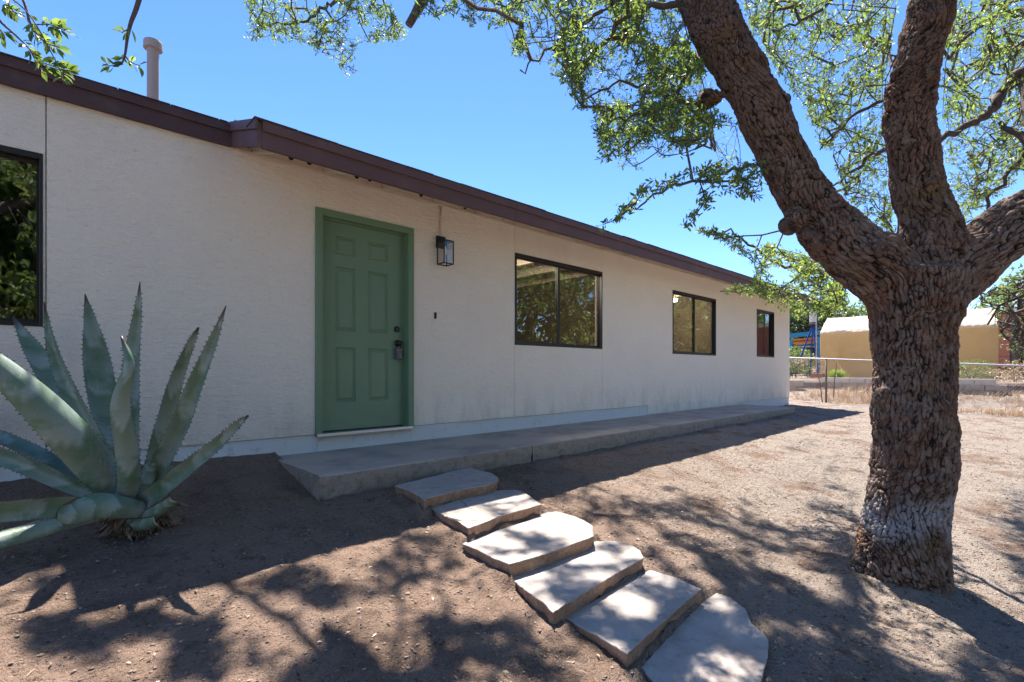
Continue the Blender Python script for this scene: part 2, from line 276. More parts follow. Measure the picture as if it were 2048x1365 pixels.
class MB:
    def __init__(s): s.v = []; s.f = []; s.m = []; s.n = 0
    def add(s, v, f, m=0):
        s.v += [tuple(a) for a in v]; s.f += [tuple(i+s.n for i in q) for q in f]; s.m += [m]*len(f); s.n += len(v); return s
    def box(s, x0, x1, y0, y1, z0, z1, m=0):
        return s.add([(x, y, z) for z in (z0, z1) for y in (y0, y1) for x in (x0, x1)], [(0, 2, 3, 1), (4, 5, 7, 6), (0, 1, 5, 4), (2, 6, 7, 3), (0, 4, 6, 2), (1, 3, 7, 5)], m)
    def obox(s, c, ax, ay, az, m=0):
        c, ax, ay, az = map(Vector, (c, ax, ay, az))
        return s.add([c+i*ax+j*ay+k*az for k in (-1, 1) for j in (-1, 1) for i in (-1, 1)], [(0, 2, 3, 1), (4, 5, 7, 6), (0, 1, 5, 4), (2, 6, 7, 3), (0, 4, 6, 2), (1, 3, 7, 5)], m)
    def tube(s, pts, rad, n=8, m=0, cap=True):
        v, f = tube_arrays(pts, rad, n, cap); return s.add(v, f, m)
    def lathe(s, c, axis, prof, n=20, m=0):
        c = Vector(c); a = Vector(axis).normalized(); u = a.orthogonal().normalized(); w_ = a.cross(u); v = []; f = []
        for (r, h) in prof:
            for k in range(n):
                t = 2*math.pi*k/n; v.append(c+a*h+(u*math.cos(t)+w_*math.sin(t))*r)
        for i in range(len(prof)-1):
            for k in range(n): f.append((i*n+k, i*n+(k+1) % n, (i+1)*n+(k+1) % n, (i+1)*n+k))
        return s.add(v, f, m)
    def build(s, name, mats, parent=None, smooth=False, bevel=0):
        o = raw(name, s.v, s.f, mats, parent, smooth, s.m)
        if bevel:
            bm = bmesh.new(); bm.from_mesh(o.data); bmesh.ops.recalc_face_normals(bm, faces=bm.faces)
            bmesh.ops.bevel(bm, geom=list(bm.edges), offset=bevel, segments=2, affect='EDGES', profile=.5); bm.to_mesh(o.data); bm.free()
        return o
def tube_arrays(pts, rad, n=8, cap=True):
    pts = [Vector(p) for p in pts]
    if not hasattr(rad, '__len__'): rad = [rad]*len(pts)
    v = []; f = []; u = None
    for i, p in enumerate(pts):
        t = (pts[min(i+1, len(pts)-1)]-pts[max(i-1, 0)]).normalized()
        u = (t.orthogonal() if u is None else u-t*u.dot(t)).normalized(); b = t.cross(u)
        for k in range(n):
            a = 2*math.pi*k/n; v.append(p+(u*math.cos(a)+b*math.sin(a))*rad[i])
    for i in range(len(pts)-1):
        for k in range(n): f.append((i*n+k, i*n+(k+1) % n, (i+1)*n+(k+1) % n, (i+1)*n+k))
    if cap: f.append(tuple(range(n))[::-1]); f.append(tuple(range((len(pts)-1)*n, len(pts)*n)))
    return v, f
def bx(name, x0, x1, y0, y1, z0, z1, m, parent=None, bevel=0): return MB().box(x0, x1, y0, y1, z0, z1).build(name, m, parent, bevel=bevel)
def child(name, mb, m, par, **k):      # sub-part whose parent is a mesh standing at the origin of its own thing
    o = mb.build(name, m, None, **k); o.parent = par; return o

# ------------------------------------------------------------------ ground
def sstep(a, b, x): t = np.clip((x-a)/(b-a), 0, 1); return t*t*(3-2*t)
def g0(x, y):
    x = np.asarray(x, float); y = np.asarray(y, float)
    near = np.interp(y, [-60, -8, -4.63, -4, -3.5, -3, -2.5, -2, -1.5, -1.07, 0, 30], [-.6, -.02, .085, .135, .195, .277, .358, .44, .498, .523, .735, .735])
    far = np.interp(y, [-60, -8, -4.5, -1.07, 0, 6, 40], [-.3, .22, .40, .56, .57, .85, 1.4])
    k = sstep(3.0, 11, x); z = near*(1-k)+far*k
    z = z+sstep(16.3, 17.8, x)*(.92-np.clip(z, .3, .9))*.9+sstep(18.02, 18.08, x)*.27+sstep(20, 90, x)*1.0
    return z
def g(x, y): return g0(x, y)
def grid_axis(parts):
    out = []
    for a, b, st in parts: out.append(np.arange(a, b, st))
    out.append([parts[-1][1]]); return np.unique(np.round(np.concatenate(out), 5))
gx = grid_axis([(-300, -40, 40), (-40, -8, 4), (-8, -1.5, .4), (-1.5, 6, .024), (6, 9, .04), (9, 17.9, .08), (17.9, 18.2, .03), (18.2, 30, .4), (30, 60, 4), (60, 700, 60)])
gy = grid_axis([(-500, -60, 40), (-60, -12, 4), (-12, -5, .5), (-5, -1, .02), (-1, .1, .04), (.1, 3, .3), (3, 30, 3), (30, 600, 50)])
X, Y = np.meshgrid(gx, gy); xf = X.ravel(); yf = Y.ravel(); zf = g(xf, yf)
p3 = np.stack([xf, yf, 0*xf], 1)
am = sstep(-2.2, -1.2, xf)*(1-sstep(15, 18, xf))*sstep(-9, -5, yf)
bumps = fbm(p3*1.7, 2, 5)*.014+fbm(p3*7, 3, 9)*.010+fbm(p3*26, 2, 19)*.0042
rut = np.maximum(0, vnoise(np.stack([xf*1.1+yf*.5, yf*7-xf*2.2, 0*xf], 1), 44))*.012*sstep(-1.6, -2.6, yf)
zf = zf+am*(bumps+rut)
zf = np.where((xf > 1.53) & (xf < 11.5) & (yf > -1.03), np.minimum(zf, .45), zf)
zf = np.where((yf > .05) & (xf < 14.4), .3, zf)
stones = [
 ([(790, 972), (808, 967), (838, 960), (870, 952), (905, 942), (940, 934), (955, 940), (985, 947), (997, 957), (995, 963), (975, 971), (940, 976), (900, 985), (857, 996), (848, 1001), (840, 994), (820, 982)], .58, 'short grey stepping stone against the concrete walk, fully in shade'),
 ([(860, 1016), (900, 1006), (930, 995), (960, 987), (990, 981), (1035, 980), (1050, 986), (1083, 1009), (1060, 1016), (1030, 1024), (1000, 1033), (960, 1049), (936, 1057), (925, 1050), (915, 1042), (890, 1033)], .505, 'cracked stepping stone half in the eave shadow, second from the walk'),
 ([(924, 1088), (955, 1076), (990, 1062), (1050, 1043), (1090, 1026), (1112, 1023), (1150, 1033), (1170, 1042), (1185, 1051), (1188, 1073), (1160, 1083), (1110, 1102), (1060, 1118), (1018, 1129), (1005, 1123), (985, 1116), (955, 1100)], .43, 'sunlit stepping stone with a notched right end, third from the walk'),
 ([(1018, 1153), (1060, 1137), (1100, 1120), (1145, 1101), (1190, 1083), (1230, 1082), (1262, 1090), (1280, 1101), (1288, 1116), (1240, 1143), (1200, 1167), (1150, 1197), (1105, 1226), (1090, 1208), (1070, 1195), (1045, 1176)], .352, 'wide stepping stone with a rounded right end, fourth from the walk'),
 ([(1130, 1236), (1165, 1214), (1200, 1195), (1250, 1167), (1300, 1140), (1350, 1155), (1403, 1178), (1370, 1205), (1330, 1240), (1290, 1275), (1254, 1309), (1225, 1290), (1195, 1272), (1165, 1256)], .277, 'square cornered stepping stone under dappled shade, fifth from the walk'),
 ([(1282, 1335), (1315, 1298), (1350, 1260), (1390, 1220), (1430, 1184), (1460, 1195), (1490, 1217), (1497, 1232), (1503, 1247), (1525, 1265), (1538, 1280), (1536, 1310), (1522, 1365), (1505, 1420), (1440, 1450), (1380, 1440), (1330, 1390)], .20, 'stepping stone cut off by the bottom picture edge')]
def in_poly(px, py, poly):
    r = np.zeros(len(px), bool); n = len(poly); j = n-1
    for i in range(n):
        xi, yi = poly[i]; xj, yj = poly[j]; c = ((yi > py) != (yj > py)) & (px < (xj-xi)*(py-yi)/(yj-yi+1e-9)+xi); r ^= c; j = i
    return r
tx_, ty_, _tz = P(1803, 1150, 3.12); dt_ = np.hypot(xf-tx_, yf-ty_); zf = zf+.06*np.exp(-(dt_/.42)**2)*(1+.5*fbm(p3*6, 2, 140))
for pp, z, _ in stones:
    pl = np.array([tuple(on_level(px, py, z))[:2] for px, py in pp]); near_ = np.where((np.abs(xf-pl[:, 0].mean()) < .8) & (np.abs(yf-pl[:, 1].mean()) < .6))[0]; dd_ = np.full(len(near_), 9.0)
    for a_, b_ in zip(pl, np.roll(pl, -1, 0)):
        ab = b_-a_; t_ = np.clip(((xf[near_]-a_[0])*ab[0]+(yf[near_]-a_[1])*ab[1])/(ab@ab), 0, 1); dd_ = np.minimum(dd_, np.hypot(xf[near_]-a_[0]-ab[0]*t_, yf[near_]-a_[1]-ab[1]*t_))
    k_ = near_[dd_ < .07]; fl = z-.058+.016*fbm(p3[k_]*9, 2, 150); wq_ = 1-sstep(.02, .07, dd_[dd_ < .07]); zf[k_] = zf[k_]*(1-wq_)+np.maximum(zf[k_], fl)*wq_
for pp, z, _ in stones:
    pl = [tuple(on_level(px, py, z))[:2] for px, py in pp]; m = in_poly(xf, yf, pl); zf[m] = np.minimum(zf[m], z-.035)
nx, ny = len(gx), len(gy)
i0 = (np.arange(ny-1)[:, None]*nx+np.arange(nx-1)[None, :]).ravel()
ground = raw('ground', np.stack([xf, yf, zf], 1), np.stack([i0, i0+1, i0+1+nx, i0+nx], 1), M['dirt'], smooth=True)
tag(ground, kind='structure')
GZ = zf.reshape(ny, nx)
def gs(x, y):       # height of the finished ground mesh
    x = np.atleast_1d(x); y = np.atleast_1d(y)
    i = np.clip(np.searchsorted(gx, x)-1, 0, nx-2); j = np.clip(np.searchsorted(gy, y)-1, 0, ny-2)
    u = (x-gx[i])/(gx[i+1]-gx[i]); v = (y-gy[j])/(gy[j+1]-gy[j])
    return (GZ[j, i]*(1-u)+GZ[j, i+1]*u)*(1-v)+(GZ[j+1, i]*(1-u)+GZ[j+1, i+1]*u)*v

# ------------------------------------------------------------------ house
XR, XL = 14.62, -7.0
WT = 3.312                                # top of the stucco
house = thing('house', 'long white stucco ranch house with brown eaves', 'house', (XL, 0, .5))
def panel_mesh(x0, x1, zb, zt, holes, y0=0, y1=.03):
    """front sheet with rectangular holes, with returns at every edge"""
    xs = sorted({x0, x1, *[a for h in holes for a in h[:2]], *[b[0] for b in zb]}); zs0 = sorted({zt, *[a for h in holes for a in h[2:]]})
    xs = [x for x in xs if x0-1e-6 <= x <= x1+1e-6]; mb = MB()
    for a, b in zip(xs[:-1], xs[1:]):
        mid = (a+b)/2; bot = [q for q in zb if q[0] <= mid+1e-6][-1][1]
        spans = [(bot, zt)]
        for h in holes:
            if h[0]-1e-6 <= a and b <= h[1]+1e-6:
                n = []
                for s0, s1 in spans:
                    if h[2] > s0: n.append((s0, min(h[2], s1)))
                    if h[3] < s1: n.append((max(h[3], s0), s1))
                spans = n
        for s0, s1 in spans:
            if s1-s0 > 1e-4: mb.add([(a, y0, s0), (b, y0, s0), (b, y0, s1), (a, y0, s1)], [(0, 1, 2, 3)])
        for s0, s1 in spans: mb.add([(a, y0, s0), (b, y0, s0), (b, y1, s0), (a, y1, s0), (a, y0, s1), (b, y0, s1), (b, y1, s1), (a, y1, s1)], [(3, 2, 1, 0), (4, 5, 6, 7)])
    def side(x, z0, z1): mb.add([(x, y0, z0), (x, y1, z0), (x, y1, z1), (x, y0, z1)], [(0, 1, 2, 3)])
    side(x0, zb[0][1], zt); side(x1, zb[-1][1], zt)
    for h in holes:
        for x in h[:2]:
            if x0+1e-4 < x < x1-1e-4: side(x, h[2], h[3])
    for q0, q1 in zip(zb[:-1], zb[1:]): side(q1[0], min(q0[1], q1[1]), max(q0[1], q1[1]))
    return mb
SE1, SE2, SE3 = wx(92), wx(1029.3), wx(1204.6)
W0 = (wx(-205), wx(86), wz(40, 652), wz(60, 303)); W1 = (SE2+.004, SE3-.004, 1.45+.337, 1.45+1.517)
W2 = (wx(1345), wx(1431.5), 1.45+.318, 1.45+1.484); W3 = (wx(1513.5), wx(1548), 1.795, 2.925)
DX0, DX1, DZ0, DZ1 = wx(630), wx(826), .864, 2.973
SB = .865
jb = wx(1296)
panels = [(XL, SE1-.003, [(XL, SB)], [W0]), (SE1+.003, SE2-.003, [(SE1, SB)], [(DX0+.02, DX1-.02, .6, DZ1-.02)]), (SE2+.003, SE3-.003, [(SE2, SB)], [(SE2-1, SE3+1, W1[2], W1[3])]),
          (SE3+.003, XR, [(SE3, SB), (jb, .715), (wx(1474), .764)], [W2, W3])]
for (a, b, zb, hs) in panels: panel_mesh(a, b, zb, WT, hs).build('stucco_panel', M['stucco'], house)
# frame behind the stucco sheets, with the same openings
openings = [W0, (DX0+.05, DX1-.05, .8, DZ1-.05), W1, W2, W3]
panel_mesh(XL, XR-.001, [(XL, .8), (jb, .6)], 3.5, openings, .0305, .13).build('wall_frame', M['sheath'], house)
panel_mesh(XR-.03, XR, [(XR-.03, .764)], 3.6, [], .031, .14).build('wall_end', M['stucco'], house)
bx('end_wall', XR-.12, XR-.001, .14, 6.9, .3, 3.4, M['stucco'], house); bx('rear_wall', XL, XR, 6.9, 7.0, .3, 3.4, M['stucco'], house)
# stem wall, long thin subdivided face so that its top edge is uneven
n = 400; xs = np.linspace(XL, XR-.005, n); pn = np.stack([xs*3, 0*xs, 0*xs], 1)
ed = .010+.006*fbm(pn, 3, 3)
v = np.concatenate([np.stack([xs, ed+.004*0, np.full(n, .35)], 1), np.stack([xs, ed, np.full(n, .858)], 1), np.stack([xs, np.full(n, .1), np.full(n, .858)], 1)])
i = np.arange(n-1); fcs = np.concatenate([np.stack([i, i+1, i+1+n, i+n], 1), np.stack([i+n, i+n+1, i+1+2*n, i+2*n], 1)])
raw('stem_wall', v, fcs, M['stem'], house)
bx('stem_wall', XR-.004, XR-.001, .02, 6.9, .3, .86, M['stem'], house)
# --- door (frame, leaf)
dcol = M['door']
door = MB()
RY = .075
TW = .066
dt = MB()
dt.box(DX0, DX0+TW, -.022, .0295, DZ0-.02, DZ1); dt.box(DX1-TW, DX1, -.022, .0295, DZ0-.02, DZ1); dt.box(DX0+TW, DX1-TW, -.022, .0295, DZ1-TW, DZ1)
frame = dt.build('door_frame', M['trim'], house, bevel=.003)
jm = MB(); a, b = DX0+TW, DX1-TW
jm.box(a-.02, a, .030, .16, DZ0, DZ1-TW); jm.box(b, b+.02, .030, .16, DZ0, DZ1-TW); jm.box(a-.02, b+.02, .030, .16, DZ1-TW, DZ1-TW+.02)
jm.box(a, a+.012, .045, .0745, DZ0, DZ1-TW); jm.box(b-.012, b, .045, .0745, DZ0, DZ1-TW); jm.box(a+.012, b-.012, .045, .0745, DZ1-TW-.012, DZ1-TW)
o = jm.build('jamb', M['trim'], None); o.parent = frame; o.matrix_parent_inverse = Matrix.Identity(4)
bx('door_sill', DX0+.01, DX1-.01, -.03, .16, DZ0-.028, DZ0+.004, M['metal'], house, bevel=.004)
a += .003; b -= .003; z0, z1 = DZ0+.014, DZ1-TW-.004; Y0 = RY+.002
cols = [(wx(670.5, -.08), wx(711, -.08)), (wx(736.5, -.08), wx(776.5, -.08))]
rows = [(wz(690, 700.5, -.08)-.0, 0)]
def zr(y): return wz(670.5, y, -.08)
rows = [(zr(805), zr(695)), (zr(662), zr(533)), (zr(507.6), zr(471))]
lf = MB(); xs = [a, cols[0][0], cols[0][1], cols[1][0], cols[1][1], b]; zs = [z0, rows[0][0], rows[0][1], rows[1][0], rows[1][1], rows[2][0], rows[2][1], z1]
for i in range(5):
    for j in range(7):
        if i in (1, 3) and j in (1, 3, 5): continue
        lf.add([(xs[i], Y0, zs[j]), (xs[i+1], Y0, zs[j]), (xs[i+1], Y0, zs[j+1]), (xs[i], Y0, zs[j+1])], [(0, 1, 2, 3)])
lf.box(a, b, Y0+.02, Y0+.044, z0, z1)
leafo = lf.build('door_leaf', M['door'], house)
for c0, c1 in cols:
    for r0, r1 in rows:
        q = MB(); rings = [(0, Y0), (.008, Y0+.013), (.016, Y0+.013), (.040, Y0+.001)]
        vs = []
        for d, y in rings: vs += [(c0+d, y, r0+d), (c1-d, y, r0+d), (c1-d, y, r1-d), (c0+d, y, r1-d)]
        fs = [(4*k+e, 4*k+(e+1) % 4, 4*k+4+(e+1) % 4, 4*k+4+e) for k in range(3) for e in range(4)]+[(12, 13, 14, 15)]
        q.add(vs, fs); o = q.build('door_panel', M['door'], None); o.parent = leafo
kx, kz = wx(794, -.07), wz(794, 659, -.07)
o = MB().lathe((kx, Y0, kz), (0, -1, 0), [(.034, 0), (.034, .008), (.029, .018), (.02, .02), (.008, .021), (0.0005, .021)]).build('deadbolt', M['black'], None, smooth=True); o.parent = leafo
kz2 = wz(796, 687, -.07); kx2 = kx+.004
o = MB().lathe((kx2, Y0, kz2), (0, -1, 0), [(.033, 0), (.033, .008), (.014, .012), (.013, .035), (.027, .045), (.030, .058), (.024, .070), (.0005, .073)]).build('knob', M['black'], None, smooth=True); o.parent = leafo
lock = thing('lock_box', 'grey key lock box hanging from the black knob of the green door', 'lock box', (kx2, Y0-.04, kz2-.19))
arc = [(kx2+.030*math.cos(t), Y0-.030, kz2-.005+.030*math.sin(t)) for t in np.linspace(0, math.pi, 12)]
MB().tube([(kx2+.030, Y0-.03, kz2-.055)]+arc+[(kx2-.030, Y0-.03, kz2-.055)], .0055, 8).build('shackle', M['black'], lock, smooth=True)
MB().box(kx2-.036, kx2+.036, Y0-.052, Y0-.012, kz2-.175, kz2-.055).build('body', M['grey'], lock, bevel=.009)
MB().box(kx2-.026, kx2+.026, Y0-.062, Y0-.053, kz2-.165, kz2-.10).build('cover', M['grey'], lock, bevel=.004)
# --- windows
def window(r, name='window', slide='right', split=.5, label=None):
    x0, x1, z0, z1 = r; fw = .030; f = MB(); yb = .075
    for q in ((x0, x0+fw, z0, z1), (x1-fw*.6, x1, z0, z1), (x0+fw, x1-fw*.6, z0, z0+fw*.9), (x0+fw, x1-fw*.6, z1-fw*1.3, z1)): f.box(q[0], q[1], -.008, yb, q[2], q[3])
    o = f.build('window', M['frame'], house, bevel=.003)
    if label: o['label'] = label
    xm = x0+(x1-x0)*split
    for k, (a, b, y) in enumerate(((x0+fw, xm+.02, .018), (xm-.02, x1-fw*.6, .046))):
        s = MB(); w_ = .034 if k == 0 else .03; c, d = z0+fw*.9, z1-fw*1.3
        s.box(a, a+w_*.55, y, y+.02, c, d); s.box(b-w_*(1.2 if k == 0 else .5), b, y, y+.02, c, d); s.box(a+w_*.55, b-w_*(1.2 if k == 0 else .5), y, y+.02, c, c+w_*.8); s.box(a+w_*.55, b-w_*(1.2 if k == 0 else .5), y, y+.02, d-w_*.8, d)
        so_ = s.build('sash', M['frame'], None); so_.parent = o
        pn_ = MB().add([(a, y+.01, c), (b, y+.01, c), (b, y+.01, d), (a, y+.01, d)], [(0, 1, 2, 3)]).build('pane', M['glass'], None); pn_.parent = o
    t = MB(); t.box(x1-fw*.6-.03, x1-fw*.6-.001, .070, .1, z0+fw, z1-fw*1.3); t.box(xm+.05, x1-fw*.6-.03, .070, .1, z1-fw*1.3-.018, z1-fw*1.3)
    tt = t.build('track', M['track'], None); tt.parent = o
    return o
window(W0, label='window cut off by the left picture edge'); window(W1, split=.47); window(W2, split=.5); window(W3, split=.5, label='narrow window near the far corner')
bx('blind', W3[0]+.03, (W3[0]+W3[1])/2+.02, .085, .09, W3[2]+.03, W3[3]-.04, M['blind'], house)
# --- rooms behind the glass
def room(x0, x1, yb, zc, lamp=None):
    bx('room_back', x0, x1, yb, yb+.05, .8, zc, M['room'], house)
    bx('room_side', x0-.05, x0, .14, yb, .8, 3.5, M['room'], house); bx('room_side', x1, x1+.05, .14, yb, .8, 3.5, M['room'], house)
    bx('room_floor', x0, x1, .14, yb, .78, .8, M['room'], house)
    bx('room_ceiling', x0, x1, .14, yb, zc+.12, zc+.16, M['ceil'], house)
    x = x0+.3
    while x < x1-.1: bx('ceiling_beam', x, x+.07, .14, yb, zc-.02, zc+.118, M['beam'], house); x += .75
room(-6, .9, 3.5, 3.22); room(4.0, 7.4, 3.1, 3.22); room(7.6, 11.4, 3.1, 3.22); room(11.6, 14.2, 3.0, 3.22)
def room_lamp(x, y, z, e, label):
    l = thing('ceiling_light', label, 'ceiling light', (x, y, z))
    MB().lathe((x, y, z), (0, 0, 1), [(.0005, 0), (.14, .0), (.15, .02), (.15, .05)], 24).build('diffuser', M['lamp'], l)
    MB().lathe((x, y, z+.051), (0, 0, 1), [(.16, 0), (.16, .03), (.0005, .03)], 24).build('base', M['beam'], l)
    d = bpy.data.lights.new('room_bulb', 'POINT'); d.energy = e; d.shadow_soft_size = .15; d.color = (1, .9, .75)
    o = bpy.data.objects.new('room_bulb', d); COL.objects.link(o); o.location = (x, y, z-.06); o.parent = l; o.matrix_parent_inverse = Matrix.Translation(-Vector((x, y, z)))
room_lamp(10.25, 1.05, 3.0, 45, 'lit round ceiling light seen through the second sliding window')
room_lamp(4.9, .9, 3.13, 38, 'added ceiling light brightening the room behind the large sliding window')  # added lamp with no visible fixture, brightens the ceiling behind the glass
# --- eaves
PIT = .32
XJ = 1.173; FO = -.70
FB, FT = 1.45+1.640, 1.45+1.832
def fascia(x0, x1, y, zb, zt, m, par):
    zm = zb+(zt-zb)*.62
    o = bx('fascia_board', x0, x1, y, y+.035, zb, zt-.004, m, par, bevel=.002)
    c = bx('drip_board', x0, x1, y-.018, y-.001, zm, zt, m, par, bevel=.002)
    return o
roof = house
edges = [XJ, wx(1031, .7), wx(1340, .7), XR+.05]
edges[0] += .031
for a, b in zip(edges[:-1], edges[1:]): fascia(a+.001, b-.001, FO, FB, FT, M['fascia'], roof)
LB, LT = 1.45+1.851, wz(461, 250, .04)
fascia(XL, -3.2, -.045, LB, LT, M['fascia_old'], roof); fascia(-3.198, XJ-.001, -.045, LB, LT, M['fascia_old'], roof)
# return at the jog: follows the roof pitch
def slant(name, x0, x1, ya, yb, zb_a, zt_a, m, par, pitch=PIT):
    dz = (yb-ya)*pitch
    return MB().add([(x0, ya, zb_a), (x1, ya, zb_a), (x1, ya, zt_a), (x0, ya, zt_a), (x0, yb, zb_a+dz), (x1, yb, zb_a+dz), (x1, yb, zt_a+dz), (x0, yb, zt_a+dz)],
                    [(0, 1, 2, 3), (5, 4, 7, 6), (0, 4, 5, 1), (3, 2, 6, 7), (0, 3, 7, 4), (1, 5, 6, 2)]).build(name, m, par)
slant('rake_board', XJ-.002, XJ+.03, FO, .2, FB, FT-.004, M['fascia'], roof, (LB-FB)/.655)
slant('rake_trim', XJ-.02, XJ-.003, FO-.018, .2, FB+.62*(FT-FB), FT, M['fascia'], roof, (LB-FB)/.655)
slant('rake_board', XR+.05, XR+.08, FO, 3.1, FB, FT, M['fascia'], roof)
def roof_sheet(x0, x1, y0, z0, y1, name):
    nn = int((x1-x0)/.9)+1; q = MB(); xs = np.linspace(x0, x1, nn+1)
    z1_ = z0+(y1-y0)*PIT
    return MB().add([(x0, y0, z0), (x1, y0, z0), (x1, y0, z0+.03), (x0, y0, z0+.03), (x0, y1, z1_), (x1, y1, z1_), (x1, y1, z1_+.03), (x0, y1, z1_+.03)],
                    [(0, 1, 2, 3), (5, 4, 7, 6), (0, 4, 5, 1), (3, 2, 6, 7), (0, 3, 7, 4), (1, 5, 6, 2)]).build(name, M['shingle'], roof)
sr = MB()
roof_sheet(XJ+.032, XR+.048, FO+.037, FT-.035, 3.15, 'roof_deck'); roof_sheet(XL, XJ-.03, -.008, LT-.035, 3.15, 'roof_deck')
slant('roof_deck', XL, XR+.1, 3.15, 7.2, FT+(3.15-FO)*PIT, FT+.035+(3.15-FO)*PIT, M['shingle'], roof, -PIT)
for (x0, x1, y0, z) in ((XJ-.03, XR+.1, FO-.015, FT-.030), (XL, XJ-.035, -.06, LT-.030)):     # shingle tabs along the edge, each a little uneven
    x = x0; rr = random.Random(5)
    while x < x1:
        wd = .29+rr.random()*.04; e = min(x+wd, x1); d = rr.uniform(.0, .008)
        MB().box(x+.002, e-.003, y0-.006-d, y0+.2, z+.031+rr.uniform(0, .002), z+.036+rr.uniform(0, .005)).build('shingle', M['shingle'], roof); x = e
# soffit boards over the eave, rafters, blocking with vent holes
slant('soffit_boards', XJ+.03, XR+.05, FO+.036, .02, FB+.135, FB+.15, M['soffit'], roof)
rp = [wx(p) for p in (1029, 1328)]; sp = (rp[1]-rp[0])/6; x = rp[0]-sp*int((rp[0]-XJ-.1)/sp); xr = []
while x < XR+.02: xr.append(x); x += sp
for x in xr: slant('rafter', x-.019, x+.019, FO+.036, .02, FB+.011, FB+.134, M['soffit'], roof)
rr = random.Random(3); xprev = XJ+.03
for x in xr+[XR+.05]:
    a, b = xprev, x-.02
    if b-a > .08:
        o = bx('blocking', a, b, .0, .02, WT+.001, 3.55, M['soffit'], roof)
        if a < 9:
            for fr in ((.26, .5, .74) if a < 2 else (.3, .72) if a < 3.6 else (.68,)):
                hx = a+(b-a)*(fr+rr.uniform(-.03, .03)); hz = 3.366+rr.uniform(-.004, .008)
                MB().lathe((hx, -.0015, hz), (0, -1, 0), [(.024, 0), (.0005, .0005)], 16).build('vent_hole', M['hole'], roof)  # flat near-black disc painted for the dark inside of the hole
    xprev = x+.02
MB().box(XJ+.03, jb+2.0, -.016, -.001, WT-.014, WT+.004).build('frieze_trim', M['soffit'], roof, bevel=.003)

# --- vent pipe, conduit, cable, lantern, bell
vp = thing('vent_pipe', 'tan flue pipe with round cap rising above the roof edge', 'vent pipe', (P(306, 210, 4.6).x, P(306, 210, 4.6).y, 3.8))
px_, py_ = vp.location.x, vp.location.y; zt = wz(306, 82) ; zt = EZ+(HZ-82)/F*4.6
MB().lathe((px_, py_, 3.7), (0, 0, 1), [(.047, 0), (.047, zt-3.7-.06)], 20).build('pipe', M['pipe'], vp, smooth=True)
MB().lathe((px_, py_, zt-.085), (0, 0, 1), [(.047, 0), (.074, .004), (.074, .062), (.07, .075), (.045, .085), (.0005, .088)], 20).build('cap', M['pipe'], vp, smooth=False)
cb = thing('light_cable', 'cream painted cable run under the eave and down to the lantern', 'cable', (3.26, -.01, 3.3))
def wl(px, py, d=.012): return (wx(px, d), -d, wz(px, py, d))
MB().tube([wl(470, 300), wl(700, 363), wl(770, 383), wl(820, 396), wl(850, 405), wl(872, 408)], .006, 6).build('wire', M['cable'], cb, smooth=True)
MB().tube([wl(888, 409), wl(905, 412), wl(925, 419), wl(960, 429), wl(1029, 451), wl(1150, 484), wl(1260, 515)], .006, 6).build('wire', M['cable'], cb, smooth=True)
lx = wx(880); MB().tube([(lx, -.012, wz(880, 412)), (lx, -.012, 2.97)], .009, 8).build('conduit', M['cable'], cb, smooth=True)
MB().box(lx-.035, lx+.035, -.03, -.001, wz(880, 412)-.01, wz(880, 405)+.015).build('junction_cover', M['cable'], cb, bevel=.004)
lan = thing('wall_lantern', 'black box wall lantern with clear glass beside the green door', 'lantern', (lx, 0, 2.7))
l0 = lx-.0; zb_, zt_ = wz(890, 529, .1), wz(877, 473)
MB().box(l0-.058, l0+.058, -.026, -.0005, zt_-.135, zt_).build('back_plate', M['black'], lan, bevel=.003)
MB().box(l0-.02, l0+.02, -.075, -.026, zt_-.07, zt_-.035).build('arm', M['black'], lan)
A0, A1, B0, B1, C0, C1 = l0-.062, l0+.062, -.165, -.04, zb_+.0, zt_-.075
for (x, y) in ((A0, B0), (A1, B0), (A0, B1), (A1, B1)): MB().box(x-.005, x+.005, y-.005, y+.005, C0, C1).build('corner_post', M['black'], lan)
for z in (C0, C1):
    q = MB(); q.box(A0-.005, A1+.005, B0-.005, B0+.005, z-.006, z+.006); q.box(A0-.005, A1+.005, B1-.005, B1+.005, z-.006, z+.006); q.box(A0-.005, A0+.005, B0+.005, B1-.005, z-.006, z+.006); q.box(A1-.005, A1+.005, B0+.005, B1-.005, z-.006, z+.006); q.build('rail', M['black'], lan)
MB().box(A0+.005, A1-.005, B0+.005, B1-.005, C1+.001, C1+.005).build('top_plate', M['black'], lan)
for k, (p, q) in enumerate((((A0, B0), (A1, B0)), ((A0, B0), (A0, B1)), ((A1, B0), (A1, B1)))):
    MB().add([(p[0], p[1]+.001, C0+.005), (q[0], q[1]-.001, C0+.005), (q[0], q[1]-.001, C1-.005), (p[0], p[1]+.001, C1-.005)], [(0, 1, 2, 3)]).build('glass_pane', M['clear'], lan)
ly = (B0+B1)/2
MB().lathe((l0, ly, C1), (0, 0, -1), [(.014, 0), (.014, .05), (.0005, .05)], 12).build('socket', M['black'], lan)
MB().lathe((l0, ly, C1-.05), (0, 0, -1), [(.010, 0), (.013, .02), (.019, .045), (.019, .075), (.012, .1), (.0005, .11)], 14).build('bulb', M['bulb'], lan, smooth=True)
bell = thing('doorbell', 'small dark brown doorbell button on the stucco', 'doorbell', (wx(870), 0, 2.03))
MB().box(wx(870)-.013, wx(870)+.013, -.016, -.0005, 2.032, 2.102).build('plate', M['bell'], bell, bevel=.004)
MB().lathe((wx(870), -.0165, 2.067), (0, -1, 0), [(.007, 0), (.006, .003), (.0005, .003)], 12).build('button', M['black'], bell)

